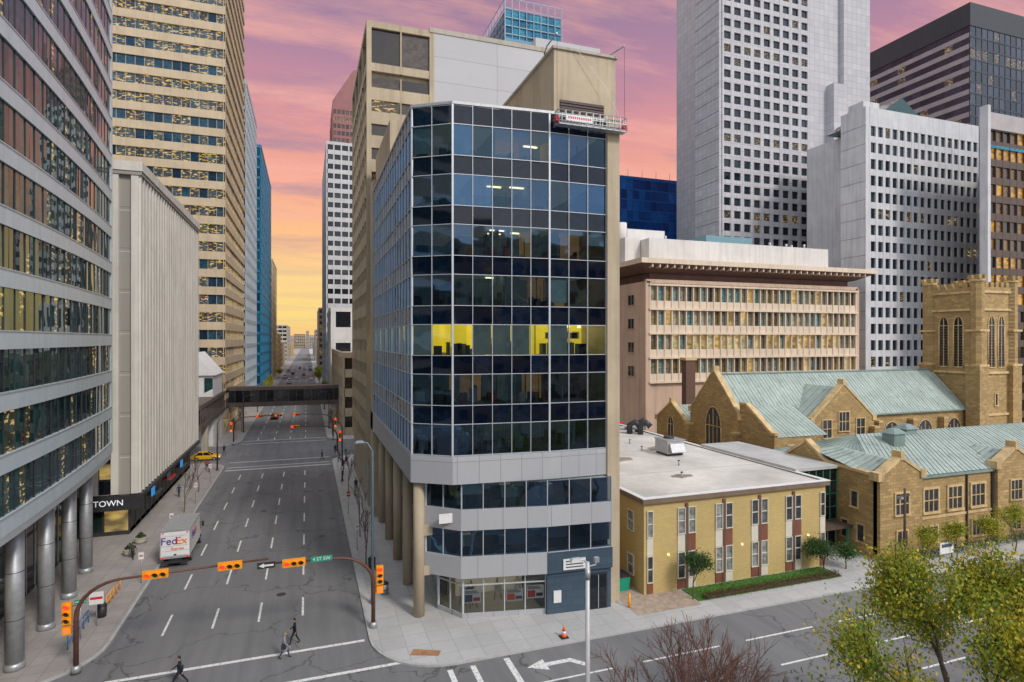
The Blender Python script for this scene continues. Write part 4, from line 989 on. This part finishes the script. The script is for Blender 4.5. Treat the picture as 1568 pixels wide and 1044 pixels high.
for y in (104,145,185): streetlamp(-13.5,y,8.5,1,BN,1.6)
O=Ob('street_lamp'); x,y=10.85,21.7
LG=std('pole_lightgrey',(.55,.55,.56),.5,.08,2,.15,metal=.2)
O.p('pole').tube([(x,y,.1),(x,y,11.9)],[.13,.08],LG,14)
O.p('lamp_head').tube([(x,y,11.8),(x-.15,y,12.0),(x-.55,y,12.05)],.045,LG,8); O.p('lamp_head').mesh8([(x-.8,y-.13,11.98),(x-.3,y-.13,11.98),(x-.3,y+.13,11.98),(x-.8,y+.13,11.98),(x-.7,y-.08,12.12),(x-.35,y-.08,12.12),(x-.35,y+.08,12.12),(x-.7,y+.08,12.12)],LG)
O.p('camera_box').tube([(x,y,11.7),(x+.35,y,11.75),(x+.4,y,11.85)],.03,LG,6); O.p('camera_box').box(x+.3,x+.5,y-.08,y+.08,11.85,12.05,GALV); O.p('camera_box').cyl(x+.0,y,11.2,11.6,.11,GALV,10); O.done()
def cone(x,y):
    O=Ob('traffic_cone'); O.p('base').box(x-.28,x+.28,y-.28,y+.28,.145,.2,BLACK); O.p('cone').cyl(x,y,.2,.42,.22,ORANGE,16,.17); O.p('band').cyl(x,y,.42,.6,.17,WHITE,16,.125); O.p('cone').cyl(x,y,.6,.95,.125,ORANGE,16,.04); O.done()
cone(17,37.7); cone(47.5,38.6)
def sign(x,y,h,mat,w=.5,hh=.6,name='traffic_sign'):
    O=Ob(name); O.p('post').cyl(x,y,.1,h,.04,GALV,8); O.p('plate').box(x-w/2,x+w/2,y-.05,y-.03,h-hh,h,mat); O.p('plate').box(x-w/2+.06,x+w/2-.06,y-.055,y-.05,h-hh*.6,h-hh*.4,RED if mat is WHITE else WHITE); O.done()
for y in (58,70,84,96): sign(-13.4,y,2.8,WHITE,.4,.6)
for y in (60,73,88,100): sign(4.7,y,2.8,WHITE if y!=73 else RED,.4,.6)
sign(-14.5,50.5,2.6,WHITE,.9,.9,'parking_sign'); sign(-14.9,48.6,2.9,GREEN,.7,.3,'street_name_sign')
def bin_(x,y,m):
    O=Ob('litter_bin'); O.p('drum').cyl(x,y,.14,1.0,.3,m,16,.34); O.p('lid').cyl(x,y,1.0,1.15,.36,DARKM,16,.2); O.p('ring').cyl(x,y,.5,.56,.345,DARKM,16); O.done()
bin_(-14.6,52,DARKM); bin_(5.6,55,DARKM); bin_(6,49,GALV)
def rail(x0,y0,x1,y1,m):
    O=Ob('bicycle_rail'); n=4
    for i in range(n+1):
        t=i/n; O.p('posts').cyl(x0+(x1-x0)*t,y0+(y1-y0)*t,.1,1.05,.035,m,8)
    for zz in (.6,1.05): O.p('rails').tube([(x0,y0,zz),(x1,y1,zz)],.035,m,8)
    O.done()
rail(-15.2,47.2,-15.2,51.2,std('rail_blue',(.05,.2,.5),.5,.1,1,0)); rail(-14.7,53.5,-14.7,57,YELLOW)
def leaf(B,p,s,mat):
    n=Vector((U(-1,1),U(-1,1),U(-.4,1))).normalized(); a=n.orthogonal().normalized()*s; b=n.cross(a)*.7
    q=U(0,pi); a,b=a*cos(q)+b*sin(q),b*cos(q)-a*sin(q)
    B.face([tuple(p-a),tuple(p-b*.7),tuple(p+a),tuple(p+b*.7)],mat)
def leafmat(name,cols):
    m,nt,b=nm(name); a=node(nt,'ShaderNodeAttribute',attribute_name='rnd'); s=node(nt,'ShaderNodeSeparateColor'); L(nt,a.outputs['Color'],s.inputs[0])
    r=node(nt,'ShaderNodeValToRGB'); L(nt,s.outputs[0],r.inputs[0]); e=r.color_ramp.elements; n=len(cols); e[0].color=c4(cols[0]); e[1].color=c4(cols[-1])
    for i in range(1,n-1): e.new(i/(n-1)).color=c4(cols[i])
    L(nt,r.outputs[0],b.inputs['Base Color']); b.inputs['Roughness'].default_value=.6
    out=nt.nodes['Material Output']; tr=node(nt,'ShaderNodeBsdfTranslucent'); L(nt,r.outputs[0],tr.inputs[0]); x=node(nt,'ShaderNodeMixShader'); x.inputs[0].default_value=.3
    L(nt,b.outputs[0],x.inputs[1]); L(nt,tr.outputs[0],x.inputs[2]); L(nt,x.outputs[0],out.inputs[0]); return m
LEAFG=leafmat('leaf_green',[(.03,.07,.015),(.05,.12,.025),(.09,.16,.035)])
LEAFY=leafmat('leaf_autumn',[(.07,.13,.02),(.16,.26,.025),(.32,.36,.03),(.6,.48,.03),(.7,.42,.03)])
LEAFR=leafmat('leaf_hedge',[(.05,.07,.02),(.14,.07,.025),(.12,.13,.03)])
def branch(B,p,d,Ln,r,depth,mat,tips,kids,fac,sp,up):
    mid=p+d*Ln*.5+Vector((U(-1,1),U(-1,1),U(-1,1)))*Ln*.05; e=p+d*Ln
    B.tube([tuple(p),tuple(mid),tuple(e)],[r,r*.85,r*.68],mat,5 if r<.04 else 8,False)
    if depth<=2: tips.append(e); tips.append(mid)
    if depth==0: return
    for k in range(kids if depth>1 else kids+1):
        nd=(d+Vector((U(-1,1),U(-1,1),U(-1,1)))*sp+Vector((0,0,up))).normalized()
        st=p.lerp(e,U(.6,1)) if k else e
        branch(B,st,nd,Ln*fac*U(.8,1.15),r*(.62 if k else .68),depth-1,mat,tips,kids,fac,sp,up)
def tree(name,x,y,h,leafm,nl,ls,bark,depth=4,kids=3,sp=.75,up=.15,cl=.5,z=.1,trunk=.14,drop=0):
    O=Ob(name); tips=[]; L0=h/2.75
    branch(O.p('trunk_and_limbs'),Vector((x,y,z)),Vector((U(-.05,.05),U(-.05,.05),1)).normalized(),L0,trunk,depth,bark,tips,kids,.74,sp,up)
    if leafm:
        B=O.p('foliage'); per=max(1,nl/len(tips))
        for t in tips:
            if R()<.1: continue
            k=int(per*U(.3,1.7)+R()); base=R()
            for i in range(k):
                q=t+Vector((random.gauss(0,cl),random.gauss(0,cl),random.gauss(0,cl*.8)-drop*R()*R()*1.6))
                leaf(B,q,ls*U(.6,1.3),leafm)
                B.c[-1]=(min(1,max(0,base*.65+R()*.35)),R(),R())
    O.done(); return tips
random.seed(11)
tree('birch_tree',25.6,16.4,12.4,LEAFY,44000,.09,BARK,depth=5,kids=3,sp=.7,up=.1,cl=.34,trunk=.2,drop=1.0)
random.seed(5)
tree('birch_tree',28.9,16.7,12.0,LEAFY,38000,.09,BARK,depth=5,kids=3,sp=.75,up=.08,cl=.36,trunk=.18,drop=1.0)
random.seed(21)
tree('bare_tree',14.4,20.0,9.3,None,0,0,BARKR,depth=6,kids=3,sp=.6,up=.1,trunk=.13)
random.seed(31)
tree('bare_tree',12.6,20.2,8.5,None,0,0,BARKR,depth=6,kids=3,sp=.65,up=.1,trunk=.12)
random.seed(4)
tree('small_tree',29.3,39.8,3.8,LEAFG,4500,.07,BARK,depth=4,kids=3,sp=.6,cl=.28,trunk=.07)
tree('small_tree',43.8,40.6,3.0,LEAFG,4500,.08,BARK,depth=4,kids=3,sp=.8,cl=.3,trunk=.07)
tree('small_tree',46.3,40.5,2.4,LEAFG,3000,.08,BARK,depth=3,kids=4,sp=.9,cl=.3,trunk=.06)
for (x,y) in ((5.2,56),(5.3,64),(5.3,82),(5.3,94),(-14,80),(-14,90),(-14,135),(-14,146),(5.3,136),(5.3,147)):
    tree('street_tree',x,y,U(4.2,5.8),None,0,0,BARK,depth=4,kids=3,sp=.45,up=.3,trunk=.06)
for i in range(10):
    tree('autumn_street_tree',random.choice([-14.5,5.6]),200+i*18,U(5,7),LEAFY,900,.22,BARK,depth=3,kids=3,sp=.6,cl=.6,trunk=.1)
for (x,y) in ((54,38.8),(58,38.6),(62,38.6),(66,38.4),(72,38.6)):
    tree('autumn_street_tree',x,y,U(3.4,5),LEAFY,2600,.085,BARK,depth=4,kids=3,sp=.55,cl=.3,trunk=.06)
def planter(x,y,r=.6):
    O=Ob('concrete_planter'); O.p('pot').cyl(x,y,.14,.65,r*.8,CONC,20,r); O.p('rim').cyl(x,y,.65,.75,r*1.05,CONC,20)
    B=O.p('shrub')
    for i in range(260):
        a,b_=U(0,2*pi),U(0,1); p=Vector((x+cos(a)*r*.8*b_,y+sin(a)*r*.8*b_,.75+U(0,.5)*(1.2-b_))); leaf(B,p,.09,LEAFG)
    O.done()
planter(-16.2,66); planter(-16.1,69.5); 
o=Ob('hedge'); B=o.p('leaves')
o.p('stems').box(30.3,44,39.35,39.75,.15,.4,WOODD)
for i in range(7000): leaf(B,Vector((U(30,44.3),39.5+random.gauss(0,.2),U(.2,.7))),.05,LEAFR)
for i in range(3500): leaf(B,Vector((U(52,72),40.2+random.gauss(0,.25),U(.15,.9))),.07,LEAFG)
o.done()
O=Ob('utility_pole'); O.p('pole').cyl(51.6,38.9,.1,7.4,.13,WOODD,12,.1); O.p('crossarm').box(51,52.2,38.85,38.95,6.7,6.85,WOODD); O.p('lamp').box(50.9,51.2,38.7,39.1,6.5,6.7,GALV); O.done()
O=Ob('notice_board'); O.p('posts').cyl(56.6,39.2,.1,1.7,.05,DARKM,8); O.p('posts').cyl(58.2,39.2,.1,1.7,.05,DARKM,8); O.p('board').box(56.5,58.3,39.1,39.2,.7,1.75,WHITE); O.p('board').box(56.7,58.1,39.08,39.1,1.3,1.6,SLATE); O.done()
O=Ob('waste_container'); O.p('body').mesh8([(24,43,.15),(25.3,43,.15),(25.3,44.2,.15),(24,44.2,.15),(23.9,42.9,1.3),(25.4,42.9,1.3),(25.4,44.3,1.3),(23.9,44.3,1.3)],GREEN); O.p('lid').box(23.85,25.45,42.85,44.35,1.3,1.38,DARKM); O.done()
O=Ob('bollard'); O.p('post').cyl(23.7,40.2,.1,1.2,.1,YELLOW,12); O.p('cap').sphere((23.7,40.2,1.2),.1,.1,.06,YELLOW); O.done()

# ================================================================ PEOPLE
SKIN=std('skin',(.5,.3,.21),.6,.05,5,0); HAIRD=std('hair_dark',(.02,.014,.01),.7,.1,8,0); HAIRL=std('hair_fair',(.3,.2,.09),.7,.1,8,0); SHOE=std('shoes',(.02,.018,.016),.5,.1,5,0)
EYE=std('eyes',(.03,.02,.02),.2,.1,5,0)
def cloth(c): 
    return bpy.data.materials.get('cloth_%s'%str(c)) or std('cloth_%s'%str(c),c,.9,.15,6,0)
def person(x,y,heading,h=1.75,coat=(.02,.02,.025),trou=(.03,.03,.04),hair=HAIRD,stride=.3,longcoat=False,bag=False,z=.005,lean=0,fingers=True,name='pedestrian'):
    s=h/1.75; V=[];E=[];Rd=[]
    def a(p,r,par=None):
        V.append(p); Rd.append(r)
        if par is not None: E.append((par,len(V)-1))
        return len(V)-1
    pel=a((0,0,.95),.15); wa=a((0,.01+lean*.3,1.1),.13,pel); ch=a((0,.01+lean,1.32),.165,wa); nb=a((0,lean*1.2,1.47),.075,ch); nk=a((0,.02+lean*1.3,1.56),.055,nb)
    for sx,ph in ((-1,1),(1,-1)):
        st=stride*ph
        hp=a((sx*.095,0,.88),.105,pel)
        kn=a((sx*.1,st*.55+.05,.49+.02*abs(st)),.068,hp)
        an=a((sx*.1,st-.02 if ph>0 else st-.05,.09 if ph>0 else .14),.042,kn)
        a((sx*.105,st+.15,.045 if ph>0 else .05),.04,an)
        sh=a((sx*.19,lean,1.41),.062,ch); el=a((sx*.25,-st*.35+lean*.6-.03,1.13),.048,sh); wr=a((sx*.25,-st*.8+.12,.93),.032,el)
        pm=a((sx*.25,-st*.85+.15,.86),.034,wr)
        if fingers:
            for k in range(4):
                f1=a((sx*.25-.004*sx,-st*.85+.12+.022*k,.80),.0095,pm); a((sx*.24,-st*.85+.125+.022*k,.765+.006*abs(k-1.5)),.008,f1)
            a((sx*.225,-st*.85+.2,.835),.0095,pm)
    me=bpy.data.meshes.new('fig'); me.from_pydata(V,E,[]); ob=bpy.data.objects.new('fig',me); scene.collection.objects.link(ob)
    md=ob.modifiers.new('s','SKIN'); md.use_smooth_shade=True; sv=me.skin_vertices[0].data
    for i,r in enumerate(Rd): sv[i].radius=(r,r*.92)
    sv[0].use_root=True
    ob.modifiers.new('u','SUBSURF').levels=1
    dg=bpy.context.evaluated_depsgraph_get(); dg.update(); m2=bpy.data.meshes.new_from_object(ob.evaluated_get(dg)); bpy.data.objects.remove(ob)
    m2.materials.clear()
    for m in (cloth(coat),cloth(trou),SKIN,SHOE): m2.materials.append(m)
    hem=.62 if longcoat else .9
    for p in m2.polygons:
        c=p.center
        if c.z<.1: k=3
        elif c.z>1.5: k=2
        elif abs(c.x)>.19 and c.z<.92: k=2
        elif c.z>hem or (abs(c.x)>.2): k=0
        else: k=1
        p.material_index=k
    T=Matrix.Translation((x,y,z))@Matrix.Rotation(heading,4,'Z')@Matrix.Scale(s,4)
    m2.transform(T); body=bpy.data.objects.new('body',m2); scene.collection.objects.link(body)
    O=Ob(name,T); O.extra.append(body); H=O.p('head'); hy=.035+lean*1.4; hz=1.655
    def hf(v):
        if v.y>.07 and abs(v.x)<.025 and -.04<v.z<.02: v.y+=.025
        if v.z<-.06: v.x*=.8
        return v
    H.sphere((0,hy,hz),.075,.095,.115,SKIN,18,14,hf)
    for sx in (-1,1):
        H.sphere((sx*.03,hy+.085,hz+.005),.012,.008,.008,EYE,8,6); H.sphere((sx*.077,hy,hz-.005),.012,.02,.03,SKIN,8,6)
    H.box(-.022,.022,hy+.083,hy+.094,hz-.058,hz-.05,RED)
    O.p('hair').sphere((0,hy-.018,hz+.02),.085,.1,.108,hair,16,10,lambda v: v if v.z>-.03 or v.y<0 else Vector((v.x*.8,v.y*.4,v.z)))
    if hair is HAIRL: O.p('hair').sphere((0,hy-.06,hz-.07),.075,.05,.12,hair,12,8)
    if longcoat:
        B=O.p('coat_skirt'); n=14; prev=None
        for (zz,rx,ry) in ((1.0,.17,.15),(.8,.19,.19),(.6,.21,.24)):
            ring=[(rx*cos(2*pi*i/n),ry*sin(2*pi*i/n),zz) for i in range(n)]
            if prev:
                for i in range(n): B.face([prev[i],prev[(i+1)%n],ring[(i+1)%n],ring[i]],cloth(coat),smooth=True)
            prev=ring
    if bag: 
        O.p('bag').box(.2,.32,-.16,.16,.78,1.05,DARKM); O.p('bag').tube([(.26,-.12,1.05),(.15,0,1.45),(.26,.12,1.05)],.012,DARKM,5)
    O.done()
person(-.8,43.2,pi/2*.9,1.78,(.012,.012,.02),(.015,.015,.02),stride=.28)
person(-1.4,41.5,-pi/2*1.1,1.68,(.25,.27,.3),(.05,.06,.09),HAIRL,.3,True,True)
person(-7.3,40.3,pi/2,1.8,(.015,.018,.03),(.02,.02,.03),stride=.4,bag=True)
for (x,y,hd,c) in ((-14.5,103,0,(.02,.02,.03)),(-15.2,105,0,(.3,.05,.05)),(-14.2,118,.5,(.03,.03,.04)),(5.5,98,pi,(.25,.05,.04)),(6.2,101,pi,(.03,.03,.05)),(5.2,104,pi,(.3,.3,.3)),(4.9,112,0,(.02,.02,.02)),(2.5,108,pi/2,(.02,.02,.03)),(-16,88,0,(.03,.05,.1)),(6.4,84,pi,(.02,.02,.02)),(-15.6,64.5,0,(.05,.05,.06))):
    person(x,y,hd,U(1.62,1.82),c,(.03,.03,.05),stride=U(.15,.35),z=.145 if not(-12.8<x<4.1) else .005,fingers=False)

# ================================================================ WORLD, LIGHT, CAMERA
w=bpy.data.worlds.new('World'); scene.world=w; w.use_nodes=True; nt=w.node_tree; bg=nt.nodes['Background']
tc=node(nt,'ShaderNodeTexCoord').outputs['Generated']; sp=node(nt,'ShaderNodeSeparateXYZ'); L(nt,tc,sp.inputs[0])
X_,Y_,Z_=sp.outputs
sky=node(nt,'ShaderNodeTexSky',sky_type='NISHITA'); sky.sun_disc=False; sky.sun_elevation=radians(40); sky.sun_rotation=radians(155)
nis=mix(nt,1.0,sky.outputs[0],(.12,.12,.12),'MULTIPLY')
nb=noise(nt,mapv(nt,tc,(1.5,1.5,3)),1.6,4,.6)
grey=mix(nt,mr(nt,nb,.4,.62),(.8,.88,1.05),(1.4,1.4,1.42))
back=mix(nt,.78,nis,grey)
rmp=node(nt,'ShaderNodeValToRGB'); L(nt,Z_,rmp.inputs[0]); e=rmp.color_ramp.elements
cols=[(0,(.93,.55,.20)),(.035,(.98,.72,.24)),(.10,(.99,.68,.28)),(.17,(.99,.54,.27)),(.25,(.93,.42,.30)),(.33,(.74,.32,.33)),(.42,(.46,.25,.36)),(.53,(.28,.20,.33)),(1,(.5,.5,.6))]
e[0].position=0; e[0].color=c4(cols[0][1]); e[1].position=1; e[1].color=c4(cols[-1][1])
for p,c in cols[1:-1]: k=e.new(p); k.color=c4(c)
den=mth(nt,'ADD',mth(nt,'MAXIMUM',Z_,0),.1); cb=node(nt,'ShaderNodeCombineXYZ'); L(nt,mth(nt,'DIVIDE',X_,den),cb.inputs[0]); L(nt,mth(nt,'DIVIDE',Y_,den),cb.inputs[1])
n1=noise(nt,mapv(nt,cb.outputs[0],(.5,1.8,1)),1.3,6,.65); n2=noise(nt,mapv(nt,cb.outputs[0],(.7,1.9,1)),.85,6,.65)
front=mix(nt,mr(nt,n1,.46,.6,0,.62),rmp.outputs[0],(.95,.46,.38)); front=mix(nt,mr(nt,n2,.48,.6,0,.68),front,(.37,.25,.36))
front=mix(nt,mr(nt,Z_,.08,.28,.2,1),rmp.outputs[0],front)
dt=node(nt,'ShaderNodeVectorMath',operation='DOT_PRODUCT'); L(nt,tc,dt.inputs[0]); dt.inputs[1].default_value=(.2,.98,0)
msk=mth(nt,'MULTIPLY',mr(nt,dt.outputs['Value'],-.1,.4),mr(nt,Z_,.55,.8,1,0))
fin=mix(nt,msk,back,front); L(nt,fin,bg.inputs[0]); bg.inputs[1].default_value=1.0
sd=bpy.data.lights.new('sun','SUN'); sd.energy=2.1; sd.angle=radians(11); sd.color=(1,.94,.86); so=bpy.data.objects.new('sun',sd); scene.collection.objects.link(so)
dv=Vector((-.42,1,-.9)); so.rotation_euler=dv.to_track_quat('-Z','Y').to_euler()
cd=bpy.data.cameras.new('camera'); co=bpy.data.objects.new('camera',cd); scene.collection.objects.link(co); co.location=(0,0,21)
cd.sensor_width=36; cd.lens=36*900/1568; cd.clip_end=9000; cd.clip_start=.3
co.rotation_euler=(pi/2,0,-math.atan(314/900)); cd.shift_y=-2/1568
scene.camera=co
scene.view_settings.view_transform='Standard'; scene.view_settings.look='None'; scene.view_settings.exposure=0
